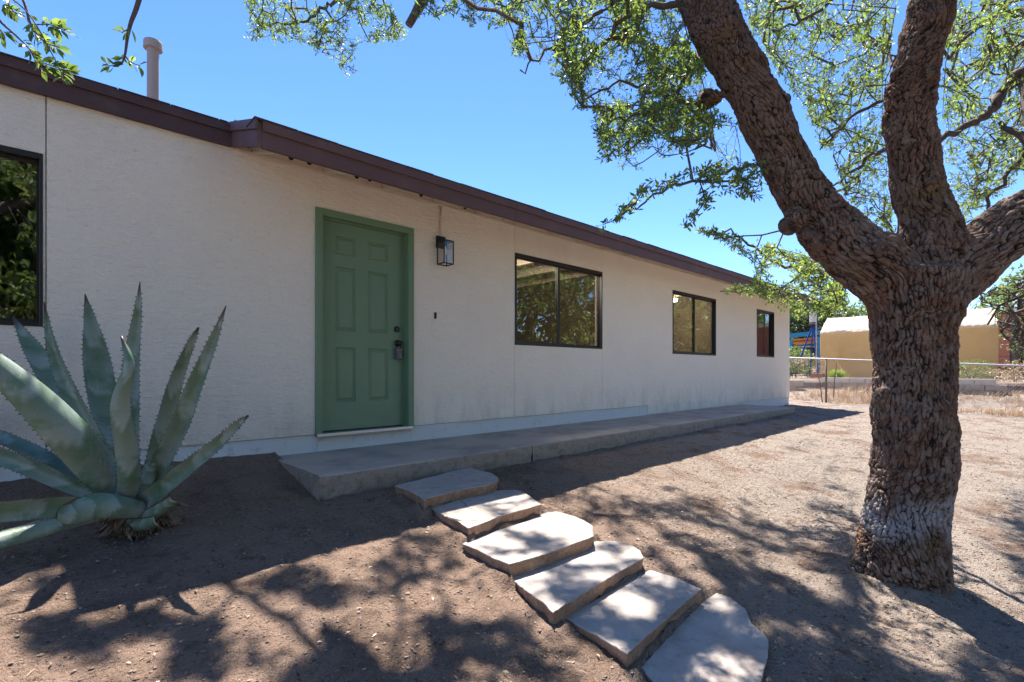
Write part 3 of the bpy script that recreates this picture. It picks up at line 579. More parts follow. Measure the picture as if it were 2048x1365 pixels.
# ------------------------------------------------------------------ walk slab
slab = thing('concrete_walk', 'raised grey concrete walk running along the house front', 'walkway', (1.49, -1.07, .5))
cuts = [1.475, wx(1064, 1.07), wx(1432, 1.07), wx(1512, 1.07), 11.58]
def slab_piece(x0, x1, y0, y1, z0, z1, left, right):
    nxp = int((x1-x0)/.025)+2; nyp = 22; nzp = 9
    x = np.linspace(x0, x1, nxp); mbv = []; fs = []
    def patch(P3, nu, nv, m):
        base = sum(len(q) for q in mbv); mbv.append(P3)
        i = (np.arange(nu-1)[:, None]*nv+np.arange(nv-1)[None, :]).ravel()+base
        fs.append((np.stack([i, i+1, i+1+nv, i+nv], 1), m))
    # section profile from the back top, over the rounded nose, down the face
    prof = [(y1, z1)]+[(y1+(y0+.02-y1)*t, z1) for t in np.linspace(.05, 1, 14)]+[(y0+.006, z1-.004), (y0+.001, z1-.012)]+[(y0, z1-.012+(z0-z1+.012)*t) for t in np.linspace(.06, 1, 12)]
    pr = np.array(prof); U, V = len(x), len(pr)
    Pm = np.zeros((U, V, 3)); Pm[:, :, 0] = x[:, None]; Pm[:, :, 1] = pr[None, :, 0]; Pm[:, :, 2] = pr[None, :, 1]
    Q = Pm.reshape(-1, 3); nz = fbm(Q*9, 3, 21); nf = fbm(Q*30, 2, 31); pit = np.maximum(0, vnoise(Q*16, 77)-.45)
    facew = np.clip((z1-.01-Q[:, 2])/.05, 0, 1)*(Q[:, 1] < y0+.03); low = np.clip((z1-.08-Q[:, 2])/.1, 0, 1)
    edge = np.exp(-np.abs(Q[:, 1]-y0)/.02)*(Q[:, 2] > z1-.03)
    Q[:, 1] += facew*(nz*.006+nf*.004+pit*.03+low*.012); Q[:, 2] -= edge*np.maximum(0, nf)*.006
    Q[:, 2] += (1-facew)*(fbm(Q*2.2, 2, 51)*.0025)
    if left:
        lw = np.exp(-(Q[:, 0]-x0)/.012); Q[:, 0] += lw*nf*.006; 
    patch(Q, U, V, 0)
    mi = []
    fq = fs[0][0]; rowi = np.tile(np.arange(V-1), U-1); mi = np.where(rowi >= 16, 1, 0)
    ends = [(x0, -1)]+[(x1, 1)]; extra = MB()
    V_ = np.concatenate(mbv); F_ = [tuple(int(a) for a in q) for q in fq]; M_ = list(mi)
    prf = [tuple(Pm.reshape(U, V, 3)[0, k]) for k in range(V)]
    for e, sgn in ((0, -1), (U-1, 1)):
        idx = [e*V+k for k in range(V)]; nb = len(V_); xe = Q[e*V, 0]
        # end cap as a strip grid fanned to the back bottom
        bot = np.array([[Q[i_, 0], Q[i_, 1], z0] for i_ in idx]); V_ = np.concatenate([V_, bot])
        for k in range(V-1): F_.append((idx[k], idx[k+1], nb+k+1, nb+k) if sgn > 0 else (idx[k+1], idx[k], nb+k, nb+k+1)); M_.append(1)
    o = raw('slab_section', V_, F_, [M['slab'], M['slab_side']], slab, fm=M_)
    return o
for k in range(4): slab_piece(cuts[k]+(.004 if k else 0), cuts[k+1]-.004, -1.07, .03, .42, .70-(.0015 if k % 2 else 0), k == 0, k == 3)

# ------------------------------------------------------------------ stepping stones
for k, (pp, z, lab) in enumerate(stones):
    pts = [on_level(px, py, z) for px, py in pp]; rng = random.Random(k+50)
    dense = []
    for a, b in zip(pts, pts[1:]+pts[:1]):
        nseg = max(2, int((b-a).length/.02)); nrm = (b-a).cross(Vector((0, 0, 1))).normalized()
        for i in range(nseg): dense.append(a.lerp(b, i/nseg)+nrm*(rng.uniform(-.0028, .0028)))
    c = sum(dense, Vector())/len(dense); nn = len(dense); th = .10; V_ = []; F_ = []; M_ = []
    da = np.array([tuple(d) for d in dense]); nv = fbm(da*14, 3, k*7)
    levels = [(1.0, 0.0, 0, -.004), (1.0, 0.0, .004, .0), (1, 0, .03, .006), (1, 0, .06, .012), (1, 0, th, .018)]
    for li, (s_, _, dz, ins) in enumerate(levels):
        wob = fbm(np.concatenate([da[:, :2], np.full((nn, 1), dz*1.5+k)], 1)*22, 2, 13+k)*.007*(1 if li > 1 else 0)
        for d, wv in zip(dense, wob):
            r = (d-c); r.z = 0; L_ = r.length; q = c+r*(1-(ins+wv+(.006 if li == 0 else 0))/L_); V_.append((q.x, q.y, z-dz))
    for li in range(4):
        for i in range(nn): F_.append((li*nn+i, li*nn+nn+i, li*nn+nn+(i+1) % nn, li*nn+(i+1) % nn)); M_.append(1 if li else 0)
    # top: concentric rings with slight relief
    prev = list(range(nn)); base0 = [V_[i] for i in range(nn)]
    for s_ in (.93, .75, .5, .25):
        st_ = len(V_); arr = np.array([[c.x+(b_[0]-c.x)*s_, c.y+(b_[1]-c.y)*s_, z] for b_ in base0]); rel = fbm(arr*5, 3, 60+k)*.004
        for q, rz in zip(arr, rel): V_.append((q[0], q[1], z+.0005+rz*(1-s_*.6)))
        cur = list(range(st_, st_+nn))
        for i in range(nn): F_.append((prev[i], prev[(i+1) % nn], cur[(i+1) % nn], cur[i])); M_.append(0)
        prev = cur
    V_.append((c.x, c.y, z)); ci = len(V_)-1
    for i in range(nn): F_.append((prev[i], prev[(i+1) % nn], ci)); M_.append(0)
    o = raw('stepping_stone', V_, F_, [M['stone_top'], M['stone_side']], fm=M_)
    tag(o, lab, 'stepping stone', 'flagstone steps leading up to the walk')
    if k == 1:
        cr = [on_level(px, py, z+.0015) for px, py in ((919, 1000), (930, 1007), (932, 1014), (950, 1021), (975, 1029), (1000, 1034))]
        cr2 = [on_level(px, py, z+.0015) for px, py in ((893, 1033), (905, 1037), (925, 1043), (948, 1041), (960, 1044))]
        for cc in (cr, cr2):
            q = MB()
            for a, b in zip(cc[:-1], cc[1:]):
                t = (b-a).normalized(); nrm = t.cross(Vector((0, 0, 1)))*.0022; q.add([a-nrm, b-nrm, b+nrm, a+nrm], [(0, 1, 2, 3)])
            e = q.build('crack', M['hole'], None); e.parent = o

# ------------------------------------------------------------------ agave
ag = thing('agave', 'large blue green agave with toothed leaves in front of the wall', 'agave', (.45, -.95, .5))
def interp_path(pts, n):
    pts = [np.array(p, float) for p in pts]; P_ = np.array([pts[0]*2-pts[1]]+pts+[pts[-1]*2-pts[-2]]); out = []
    m = len(pts)-1
    for t in np.linspace(0, m-1e-6, n):
        i = int(t); u = t-i; a, b, c, d = P_[i:i+4]
        out.append(.5*((2*b)+(-a+c)*u+(2*a-5*b+4*c-d)*u*u+(-a+3*b-3*c+d)*u**3))
    return np.array(out)
def agave_leaf(pts, roll=0, fold=.35, cut=False, spine=True, seed=0, label=None, face=1):
    """pts: (px, py, depth, full width in px) from the base to the tip"""
    n = 40; Q = interp_path(pts, n); rng = random.Random(seed)
    C = [P(q[0], q[1], q[2]) for q in Q]; W = [max(0.0012, q[3]/2/F*q[2]/math.sqrt(1+((q[0]-1024)/F)**2)*.90) for q in Q]
    cs = [-1, -.97, -.72, -.4, 0, .4, .72, .97, 1]; V_ = []; F_ = []; T = []; BD = []; teeth = MB()
    for i in range(n):
        t = (C[min(i+1, n-1)]-C[max(i-1, 0)]).normalized(); vdir = (C[i]-cam.location).normalized()
        side = t.cross(vdir).normalized(); R_ = Matrix.Rotation(roll, 3, t); side = R_@side; nb = side.cross(t).normalized()*face
        if nb.dot(Vector((.45, -.95, 1.4))-C[i]) < 0 and i == 0: pass
        fr = i/(n-1); thick = .018*(1-fr)**.8+.003; wv = W[i]
        row = []
        for s_ in cs:                                       # upper, channelled face
            h = fold*wv*(abs(s_)**1.7)-fold*wv*.5; row.append(C[i]+side*(s_*wv)+nb*h)
        for s_ in reversed(cs):                             # underside
            h = fold*wv*(abs(s_)**1.7)-fold*wv*.5-thick*(1-s_*s_)**.6-.0015; row.append(C[i]+side*(s_*wv)+nb*h)
        V_ += row; T += [min(1, max(0, (fr-.90)/.06)) if spine and not cut else 0]*len(row)
        for s_ in cs+cs[::-1]: BD.append(((fr*4.3+.35*(1-s_*s_)+seed*.37) % 1.0)*(1 if fr > .08 else 0))
        if not cut or i < n-1:
            if i > 3 and i % 1 == 0 and i < n-3:
                for sg in (-1, 1):
                    if rng.random() < .93:
                        e = C[i]+side*(sg*wv)+nb*(fold*wv*.5)+t*rng.uniform(-.006, .006); L_ = rng.uniform(.008, .014)
                        teeth.add([e-t*.0055-side*sg*.001, e+t*.0045-side*sg*.001, e+side*sg*L_+t*.002*sg, e+nb*.002], [(0, 1, 2), (0, 3, 2), (1, 3, 2)])
    k = len(cs)*2
    for i in range(n-1):
        for j in range(k): F_.append((i*k+j, i*k+(j+1) % k, (i+1)*k+(j+1) % k, (i+1)*k+j))
    F_.append(tuple(range(k))[::-1]); F_.append(tuple(range((n-1)*k, n*k)))
    o = raw('leaf', V_, F_, [M['agave'], M['agave_cut']], ag, smooth=True, fm=[0]*(len(F_)-1)+[1 if cut else 0])
    at = o.data.attributes.new('tip', 'FLOAT', 'POINT'); at.data.foreach_set('value', np.array(T, dtype=np.float32))
    at = o.data.attributes.new('band', 'FLOAT', 'POINT'); at.data.foreach_set('value', np.array(BD, dtype=np.float32))
    tt = teeth.build('teeth', M['tooth'], None); tt['kind'] = 'stuff'; tt.parent = o; tt.matrix_parent_inverse = o.matrix_parent_inverse.inverted() if False else Matrix.Identity(4)
    if label: o['label'] = label
    return o
B = 2.95
leaves = [
 ([(225, 985, 3.0, 50), (190, 920, 3.05, 60), (145, 835, 3.1, 66), (95, 745, 3.15, 60), (60, 690, 3.15, 42), (24, 631, 3.15, 3)], .25, .30),      # A
 ([(235, 980, 2.95, 52), (215, 925, 2.93, 56), (175, 850, 2.9, 50), (132, 765, 2.9, 42), (103, 685, 2.9, 26), (88, 604, 2.9, 2)], -.5, .5),        # B
 ([(245, 985, 3.05, 46), (228, 900, 3.12, 58), (208, 810, 3.18, 66), (194, 725, 3.2, 64), (182, 650, 3.2, 34), (170, 588, 3.2, 2)], .1, .3),        # C
 ([(262, 985, 3.1, 38), (262, 900, 3.16, 38), (262, 800, 3.2, 40), (264, 715, 3.22, 36), (275, 630, 3.22, 20), (280, 564, 3.22, 2)], -.15, .45),      # D
 ([(300, 990, 3.05, 44), (312, 915, 3.1, 50), (332, 835, 3.12, 44), (352, 760, 3.12, 34), (380, 690, 3.1, 20), (397, 655, 3.1, 5)], .35, .45),      # F
 ([(292, 1000, 2.95, 40), (322, 930, 2.9, 48), (362, 850, 2.86, 48), (392, 770, 2.84, 40), (426, 685, 2.84, 24), (452, 612, 2.84, 2)], -.4, .5),     # G
 ([(245, 1000, 2.88, 70), (195, 935, 2.75, 98), (130, 860, 2.6, 108), (55, 785, 2.5, 96), (-40, 705, 2.4, 66), (-120, 640, 2.35, 4)], .3, .28),      # I
 ([(248, 1000, 2.82, 46), (258, 960, 2.76, 52), (252, 890, 2.7, 54), (240, 810, 2.66, 44), (258, 730, 2.66, 26), (243, 673, 2.68, 5)], -.1, .32),  # E
 ([(275, 1015, 2.88, 44), (330, 975, 2.75, 48), (385, 930, 2.65, 42), (435, 890, 2.6, 32), (470, 855, 2.58, 20), (497, 832, 2.58, 6)], -.45, .5),     # H
 ([(210, 985, 3.0, 36), (120, 935, 3.0, 46), (40, 893, 3.0, 46), (-60, 855, 3.0, 36), (-160, 850, 3.0, 4)], .5, .35),                                # J1
 ([(215, 1000, 2.95, 34), (130, 965, 2.9, 50), (50, 930, 2.85, 56), (-60, 890, 2.8, 52), (-190, 850, 2.7, 4)], -.5, .35),                           # J2
 ([(235, 1010, 2.8, 40), (140, 1012, 2.6, 58), (40, 1020, 2.4, 66), (-80, 1030, 2.25, 58), (-240, 1010, 2.1, 4)], -.35, .35),                        # K
 ([(240, 1020, 2.8, 34), (140, 1040, 2.6, 52), (30, 1072, 2.4, 58), (-100, 1110, 2.2, 52), (-260, 1150, 2.05, 4)], .35, .3)]                         # L
for k, (p_, r_, fo) in enumerate(leaves): agave_leaf(p_, r_, fo*(1.35 if k in (8, 9, 10, 1, 5) else 1), seed=k, face=1 if k in (6, 7, 12) else -1)      # back leaves show their channelled upper side
agave_leaf([(285, 1020, 2.84, 46), (240, 1014, 2.72, 62), (190, 1012, 2.64, 72), (150, 1026, 2.58, 66), (116, 1030, 2.55, 46)], .15, .3, cut=True, seed=31, label='short agave leaf with its end cut off')
agave_leaf([(285, 1010, 2.92, 40), (292, 975, 2.9, 44), (300, 940, 2.9, 34), (308, 925, 2.9, 24)], .1, .5, cut=True, seed=32, label='pale cut inner leaf stub')
agave_leaf([(310, 1000, 2.98, 34), (335, 965, 3.0, 44), (350, 935, 3.02, 42)], .1, .4, cut=True, seed=33, label='cut leaf stub behind the right leaf')
agave_leaf([(265, 1045, 2.9, 30), (300, 1032, 2.82, 36), (330, 1012, 2.78, 30), (345, 1000, 2.76, 24)], .2, .3, cut=True, seed=34, label='cut lower leaf stub')
agave_leaf([(240, 1050, 2.9, 30), (275, 1052, 2.82, 36), (312, 1044, 2.78, 28)], .4, .3, cut=True, seed=35, label='lowest cut leaf stub')
core = MB(); cc = (.45, -.97, .42)
core.lathe(cc, (0, 0, 1), [(.11, 0), (.12, .08), (.125, .15), (.1, .2), (.06, .27), (.0005, .31)], 18); core.build('stem', M['dead'], ag, smooth=True)
fib = MB(); rr = random.Random(4)
for k in range(320):
    a = rr.uniform(0, 2*math.pi); r = rr.uniform(.09, .15); p0 = Vector((cc[0]+r*math.cos(a), cc[1]+r*math.sin(a), rr.uniform(.5, .66)))
    L_ = rr.uniform(.05, .15); d = Vector((math.cos(a)*rr.uniform(.2, 1), math.sin(a)*rr.uniform(.2, 1), rr.uniform(-1.2, .1))).normalized()
    p1 = p0+d*L_*.6; p2 = p1+(d+Vector((rr.uniform(-.4, .4), rr.uniform(-.4, .4), -.5))).normalized()*L_*.5
    wv = d.orthogonal().normalized()*rr.uniform(.003, .010)
    for p in (p0, p1, p2): p.z = max(p.z, float(gs(p.x, p.y)[0])+.004)
    fib.add([p0-wv, p0+wv, p1+wv, p1-wv, p2], [(0, 1, 2, 3), (3, 2, 4)])
o = fib.build('dry_leaf_bases', M['dead'], ag); o['kind'] = 'stuff'

# ------------------------------------------------------------------ the oak
oak = thing('oak_tree', 'big forked oak with rough bark and whitewashed base', 'tree', tuple(P(1800, 1180, 3.12)))
def sweep(pts, sub=6):
    Q = interp_path([(p[0], p[1], p[2], p[3]) for p in pts], (len(pts)-1)*sub+1)
    wf_ = .91 if pts[0][0] == 1815 else 1.0
    return [P(q[0], q[1], q[2]) for q in Q], [wf_*q[3]/2/F*q[2]/math.sqrt(1+((q[0]-1024)/F)**2)**.92 for q in Q]
TZ = 3.12
limbs = [
 [(1805, 1235, TZ, 215), (1800, 1150, TZ, 200), (1803, 1090, TZ, 188), (1812, 1030, TZ, 176), (1824, 960, TZ, 172), (1827, 850, TZ, 176), (1828, 740, TZ, 168), (1826, 660, TZ, 178), (1828, 595, TZ, 205), (1828, 545, TZ, 205)],
 [(1815, 610, TZ, 150), (1775, 560, TZ, 160), (1715, 510, TZ+.02, 150), (1650, 450, TZ+.08, 130), (1596, 372, TZ+.15, 112), (1550, 275, TZ+.2, 112), (1503, 180, TZ+.25, 112), (1446, 80, TZ+.3, 108), (1398, -20, TZ+.4, 104), (1340, -150, TZ+.6, 90), (1250, -330, TZ+.9, 70)],
 [(1840, 620, TZ, 150), (1855, 540, TZ, 160), (1856, 460, TZ, 138), (1843, 400, TZ, 118), (1826, 300, TZ, 108), (1820, 200, TZ, 106), (1834, 115, TZ+.02, 100), (1862, 20, TZ+.05, 106), (1885, -110, TZ+.1, 96), (1880, -300, TZ+.2, 80)],
 [(1835, 610, TZ, 160), (1885, 560, TZ, 165), (1950, 510, TZ-.02, 150), (2020, 455, TZ-.04, 142), (2100, 400, TZ-.05, 132), (2220, 290, TZ-.05, 112), (2330, 120, TZ, 90)]]
tmp = MB(); axes = []
for lm in limbs:
    c, r = sweep(lm); axes.append((np.array([tuple(a) for a in c]), np.array(r)))
    tmp.tube(c, r, 20)
def blob(mb, c, r, sq=(1, 1, 1)):
    n = 8; v = []; f = []
    for i in range(1, n):
        for k in range(12):
            t = math.pi*i/n; a = 2*math.pi*k/12; v.append(Vector(c)+Vector((r*math.sin(t)*math.cos(a)*sq[0], r*math.sin(t)*math.sin(a)*sq[1], r*math.cos(t)*sq[2])))
    for i in range(n-2):
        for k in range(12): f.append((i*12+k, (i+1)*12+k, (i+1)*12+(k+1) % 12, i*12+(k+1) % 12))
    f.append(tuple(range(12))); f.append(tuple(range((n-2)*12, (n-1)*12))[::-1]); mb.add(v, f)
for (px, py, dz, r) in ((1745, 1120, .02, .10), (1850, 1140, -.08, .09), (1800, 1150, -.10, .10), (1592, 440, .0, .085), (1430, 195, .2, .05), (1558, 205, .2, .05), (1770, 495, -.08, .09), (1565, 290, .12, .06), (1828, 600, -.06, .20), (1768, 790, -.05, .06), (1795, 150, 0, .05)):
    blob(tmp, P(px, py, TZ+dz), r)
to = tmp.build('tmp_trunk', M['bark'])
rm = to.modifiers.new('r', 'REMESH'); rm.mode = 'VOXEL'; rm.voxel_size = .0053; rm.adaptivity = 0
dg = bpy.context.evaluated_depsgraph_get(); me = bpy.data.meshes.new_from_object(to.evaluated_get(dg)); bpy.data.objects.remove(to)
nv = len(me.vertices); co = np.empty(nv*3); me.vertices.foreach_get('co', co); co = co.reshape(-1, 3)
ne = len(me.edges); ev = np.empty(ne*2, dtype=np.int32); me.edges.foreach_get('vertices', ev); ev = ev.reshape(-1, 2)
deg = np.bincount(ev.ravel(), minlength=nv).astype(float)[:, None]
for _ in range(54):
    acc = np.zeros_like(co)
    for k in range(3): acc[:, k] = np.bincount(ev[:, 0], co[ev[:, 1], k], nv)+np.bincount(ev[:, 1], co[ev[:, 0], k], nv)
    co = co*.4+acc/deg*.6
me.vertices.foreach_set('co', co.ravel()); me.update()
nr = np.empty(nv*3); me.vertices.foreach_get('normal', nr) if hasattr(me.vertices[0], 'normal') else None; nr = nr.reshape(-1, 3)
# blended limb direction at every vertex -> plates stretched along the limb
ax = np.zeros_like(co); wsum = np.zeros(len(co))
for c, r in axes:
    tg = np.gradient(c, axis=0); tg /= np.linalg.norm(tg, axis=1)[:, None]
    for i in range(0, len(c), 2):
        d = np.linalg.norm(co-c[i], axis=1)/max(r[i], .05); wq = 1/(d**5+1e-3); ax += tg[i]*wq[:, None]; wsum += wq
ax /= np.linalg.norm(ax, axis=1)[:, None]
org = np.array(P(1828, 560, TZ)); rel = co-org
warp = np.stack([fbm(co*6, 2, 1), fbm(co*6, 2, 2), fbm(co*6, 2, 3)], 1)*.016+np.stack([fbm(co*30, 2, 101), fbm(co*30, 2, 102), fbm(co*30, 2, 103)], 1)*.005
q = rel-ax*(np.sum(rel*ax, 1)[:, None])*.60+warp
hgt = co[:, 2]; scl = 41.0
f1, f2, idc, vv = voro(q*scl, 5, True); e1 = np.clip((f2-f1)/.42, 0, 1); e1 = 1-(1-e1)**2
vv /= np.linalg.norm(vv, axis=1)[:, None]+1e-9; cross = np.abs(np.sum(vv*ax, 1))                # 1: crack running across the limb
e1 = 1-(1-e1)*np.clip(1.05-.75*sstep(.35, .9, cross)+.35*fbm(q*14, 2, 120), .12, 1)
g1, g2, id2 = voro(q*scl*2.1+9, 15); e2 = np.clip((g2-g1)/.45, 0, 1)
big = fbm(co*2.4, 3, 8)
depth = (.015+.004*big)*np.clip(1.25-np.clip(hgt-2.6, 0, 2)*.45, .55, 1.2)
rg1 = np.abs(vnoise(q*26, 91)); disp = depth*(e1-.75)*.95+.0030*(e2-.6)+.004*(idc-.5)+fbm(q*15, 2, 130)*.006+fbm(co*5, 3, 6)*.016+fbm(q*48, 2, 61)*.0022+fbm(co*110, 1, 64)*.001-np.clip(.12-rg1, 0, 1)*.03
co2 = co+nr*disp[:, None]
me.vertices.foreach_set('co', co2.ravel())
fiss = np.clip(1-e1*1.35, 0, 1)*1.3+np.clip(1-e2*2.0, 0, 1)*.3+np.clip(.14-rg1, 0, 1)*2.5
gz = hgt-.2
wash = sstep(.16, .34, gz+fbm(co*4, 3, 71)*.10)*(1-sstep(.44, .56, gz+fbm(co*5, 3, 70)*.12))*np.clip(e1*2.2-.4, .1, 1)*np.clip(.75+fbm(co*6, 3, 72)*1.1, 0, 1)*.8
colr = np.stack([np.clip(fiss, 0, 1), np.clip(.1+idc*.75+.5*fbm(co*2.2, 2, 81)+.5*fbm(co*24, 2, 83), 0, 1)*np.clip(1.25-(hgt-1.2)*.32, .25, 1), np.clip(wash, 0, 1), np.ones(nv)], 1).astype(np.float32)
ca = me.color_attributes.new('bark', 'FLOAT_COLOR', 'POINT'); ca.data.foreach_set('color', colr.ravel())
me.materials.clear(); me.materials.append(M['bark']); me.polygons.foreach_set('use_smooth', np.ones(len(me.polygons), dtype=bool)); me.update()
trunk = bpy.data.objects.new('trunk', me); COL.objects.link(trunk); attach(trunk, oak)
# pruned knots, torn stub
for (px, py, dz, r, dr) in ((1584, 446, -.10, .045, (-.75, -.65, .1)), (1632, 466, -.14, .040, (-.2, -.95, .1)), (1650, 488, -.15, .045, (0, -.95, -.3)), (1872, 143, -.13, .030, (.3, -.9, .2)), (1872, 360, -.15, .022, (.2, -.95, .1)), (1572, 198, -.06, .045, (.7, -.5, .5)), (1412, 195, -.02, .05, (-.8, -.3, -.2)), (1766, 490, -.19, .05, (.2, -.9, .35))):
    c = P(px, py, TZ+dz+(.2 if px < 1600 and py < 300 else .05 if px < 1660 else 0)); d = Vector(dr).normalized()
    r *= .72; MB().lathe(c-d*.035, d, [(r*1.9, -.02), (r*1.45, .012), (r*1.1, .03), (r, .045), (r*.8, .052), (r*.45, .044), (r*.3, .02), (.0005, .018)], 14).build('knot', M['knot'], oak, smooth=True)

# ---- leaf clusters -------------------------------------------------------
def sample_poly(poly, n, z0, z1, seed, clump=0.0, csc=90.0):
    rg = np.random.default_rng(seed); xs = [p[0] for p in poly]; ys = [p[1] for p in poly]; out = []
    tot = 0
    while tot < n:
        px = rg.uniform(min(xs), max(xs), n*3); py = rg.uniform(min(ys), max(ys), n*3); m = in_poly(px, py, poly)
        if clump: m &= (vnoise(np.stack([px/csc, py/csc, px*0+seed], 1), seed) > rg.uniform(-1, 1, len(px))*(1-clump)+(clump-.55))
        Z = rg.uniform(z0, z1, n*3); x = (px-1024)/F*Z
        A = np.stack([x*CP+Z*SP, -x*SP+Z*CP-D, EZ-(py-HZ)/F*Z], 1)[m]; out.append(A); tot += len(A)
    return np.concatenate(out)[:n]
def skeleton(roots, targets, rng, steps=.12, maxd=1e9):
    """joins every target to the nearest twig already there: returns nodes, parents"""
    nodes = [tuple(r) for r in roots]; par = [-1]*len(roots)
    N_ = np.zeros((len(roots)+len(targets)*14, 3)); N_[:len(roots)] = roots; cnt = len(roots); ends = []
    dmin = np.min(np.linalg.norm(targets[:, None, :]-np.asarray(roots)[None, :, :], axis=2), axis=1); order = np.argsort(dmin+rng.uniform(0, .25, len(targets)))
    for t in order:
        T_ = targets[t]; d = np.linalg.norm(N_[:cnt]-T_, axis=1); k = int(np.argmin(d)); L_ = d[k]
        if L_ > maxd: continue
        ns = min(12, max(1, int(L_/steps))); p0 = N_[k].copy(); prev = k
        cv = rng.normal(0, .055, 3)*L_
        for s_ in range(1, ns+1):
            u = s_/ns; p = p0*(1-u)+T_*u+cv*math.sin(math.pi*u)+(rng.normal(0, .012, 3) if s_ < ns else 0)
            if cnt >= len(N_): break
            N_[cnt] = p; par.append(prev); prev = cnt; cnt += 1
        ends.append(prev)
    return N_[:cnt], np.array(par[:cnt]), np.array(ends)
def twig_mesh(N_, par, ends, r0, name, parent, mt, sides=4, rmax=.05, nroot=0):
    n = len(N_); wgt = np.zeros(n); wgt[ends] += 1
    for i in range(n-1, -1, -1):
        if par[i] >= 0: wgt[par[i]] += wgt[i]
    R_ = np.minimum(r0*np.maximum(wgt, 1)**.38, rmax); idx = np.where(par >= 0)[0]
    a = N_[par[idx]]; b = N_[idx]; rb = R_[idx]; ra = np.where(par[idx] < nroot, rb*1.15, np.minimum(R_[par[idx]], rb*1.3))
    t = b-a; L_ = np.linalg.norm(t, axis=1)[:, None]+1e-9; t = t/L_; up = np.where(np.abs(t[:, 2:3]) < .9, np.array([[0, 0, 1.0]]), np.array([[1.0, 0, 0]]))
    u = np.cross(t, up); u /= np.linalg.norm(u, axis=1)[:, None]; w_ = np.cross(t, u); V_ = []
    for c, r in ((a-t*ra[:, None]*.3, ra), (b, rb)):
        for k in range(sides):
            an = 2*math.pi*k/sides; V_.append(c+(u*math.cos(an)+w_*math.sin(an))*r[:, None])
    V_ = np.stack(V_, 1).reshape(-1, 3); m = len(idx); base = np.arange(m)[:, None]*2*sides
    fs = [base+np.array([[k, (k+1) % sides, sides+(k+1) % sides, sides+k]]) for k in range(sides)]
    o = raw(name, V_, np.concatenate(fs), mt, parent, smooth=True); o['kind'] = 'stuff'; return o, R_
def leaf_mesh(cent, dirs, per, L0, L1, wr, spread, seed, name, parent, mt, along=.1):
    rg = np.random.default_rng(seed); n = len(cent)*per
    c = np.repeat(cent, per, 0); d = np.repeat(dirs, per, 0)
    off = rg.uniform(0, 1, n)[:, None]**1.3*along; rnd = rg.normal(0, 1, (n, 3)); perp = rnd-d*np.sum(rnd*d, 1)[:, None]; perp /= np.linalg.norm(perp, axis=1)[:, None]+1e-9
    base = c-d*off+perp*.004; ld = d*rg.uniform(.1, .9, n)[:, None]+perp*rg.uniform(.5, 1.0, n)[:, None]+np.array([0, 0, -.10]); ld /= np.linalg.norm(ld, axis=1)[:, None]
    L_ = rg.uniform(L0, L1, n)[:, None]; rn = rg.normal(0, 1, (n, 3))+np.array([0, 0, 1.1]); sd = np.cross(ld, rn); sd /= np.linalg.norm(sd, axis=1)[:, None]+1e-9
    nb = np.cross(sd, ld); w_ = L_*wr*.5
    # 6-point leaf, folded along the midrib
    v = [base, base+ld*L_*.32-sd*w_*.85+nb*w_*.25, base+ld*L_*.62-sd*w_+nb*w_*.28-ld*0, base+ld*L_-nb*L_*.08, base+ld*L_*.62+sd*w_+nb*w_*.28, base+ld*L_*.32+sd*w_*.85+nb*w_*.25, base+ld*L_*.5]
    V_ = np.stack(v, 1).reshape(-1, 3); b = np.arange(n)[:, None]*7
    fs = np.concatenate([b+np.array([[0, 6, 2, 1]]), b+np.array([[6, 3, 2, 6]])[:, :4], b+np.array([[0, 5, 4, 6]])])
    tri = np.concatenate([b+np.array([[0, 6, 1]]), b+np.array([[1, 6, 2]]), b+np.array([[2, 6, 3]]), b+np.array([[0, 5, 6]]), b+np.array([[5, 4, 6]]), b+np.array([[4, 3, 6]])])
    o = raw(name, V_, tri, mt, parent); o['kind'] = 'stuff'; return o

polyA = [(1020, -20), (1035, 60), (1020, 110), (1075, 130), (1110, 160), (1140, 165), (1150, 212), (1195, 225), (1185, 245), (1205, 300), (1200, 325), (1245, 340), (1280, 350), (1330, 310), (1360, 300), (1400, 280), (1450, 330), (1480, 350), (1530, 380), (1525, 320), (1480, 250), (1440, 190), (1380, 80), (1350, -20)]
polyA2 = [(1205, 450), (1240, 420), (1280, 375), (1330, 355), (1380, 345), (1420, 330), (1480, 320), (1520, 345), (1535, 390), (1500, 400), (1450, 390), (1420, 370), (1390, 405), (1365, 450), (1380, 465), (1410, 420), (1440, 370), (1370, 360), (1320, 385), (1290, 380), (1260, 425), (1215, 455)]
polyB = [(480, -20), (505, 60), (490, 75), (560, 85), (600, 80), (632, 105), (660, 110), (690, 150), (712, 155), (705, 100), (740, 90), (775, 80), (820, 75), (790, 30), (760, -20)]
polyB2 = [(820, -30), (830, 40), (870, 35), (900, 30), (940, 45), (1000, 60), (1020, 45), (1060, 30), (1060, -30)]
polyD = [(1470, -20), (1495, 40), (1530, 110), (1600, 200), (1625, 260), (1665, 330), (1700, 420), (1760, 470), (1790, 470), (1775, 330), (1765, 200), (1785, 80), (1800, -20)]
polyE = [(1895, -20), (1885, 100), (1885, 300), (1905, 400), (1930, 450), (2048, 350), (2120, 250), (2120, -20)]
polyF = [(1385, 458), (1440, 462), (1500, 475), (1540, 490), (1580, 500), (1640, 520), (1690, 570), (1700, 600), (1650, 640), (1600, 640), (1560, 620), (1520, 600), (1510, 560), (1500, 520), (1440, 480)]
polyF2 = [(1425, 580), (1470, 572), (1530, 560), (1600, 560), (1600, 600), (1560, 612), (1500, 590)]
polyH = [(1950, 590), (2048, 540), (2090, 560), (2090, 720), (2020, 700), (1980, 640)]
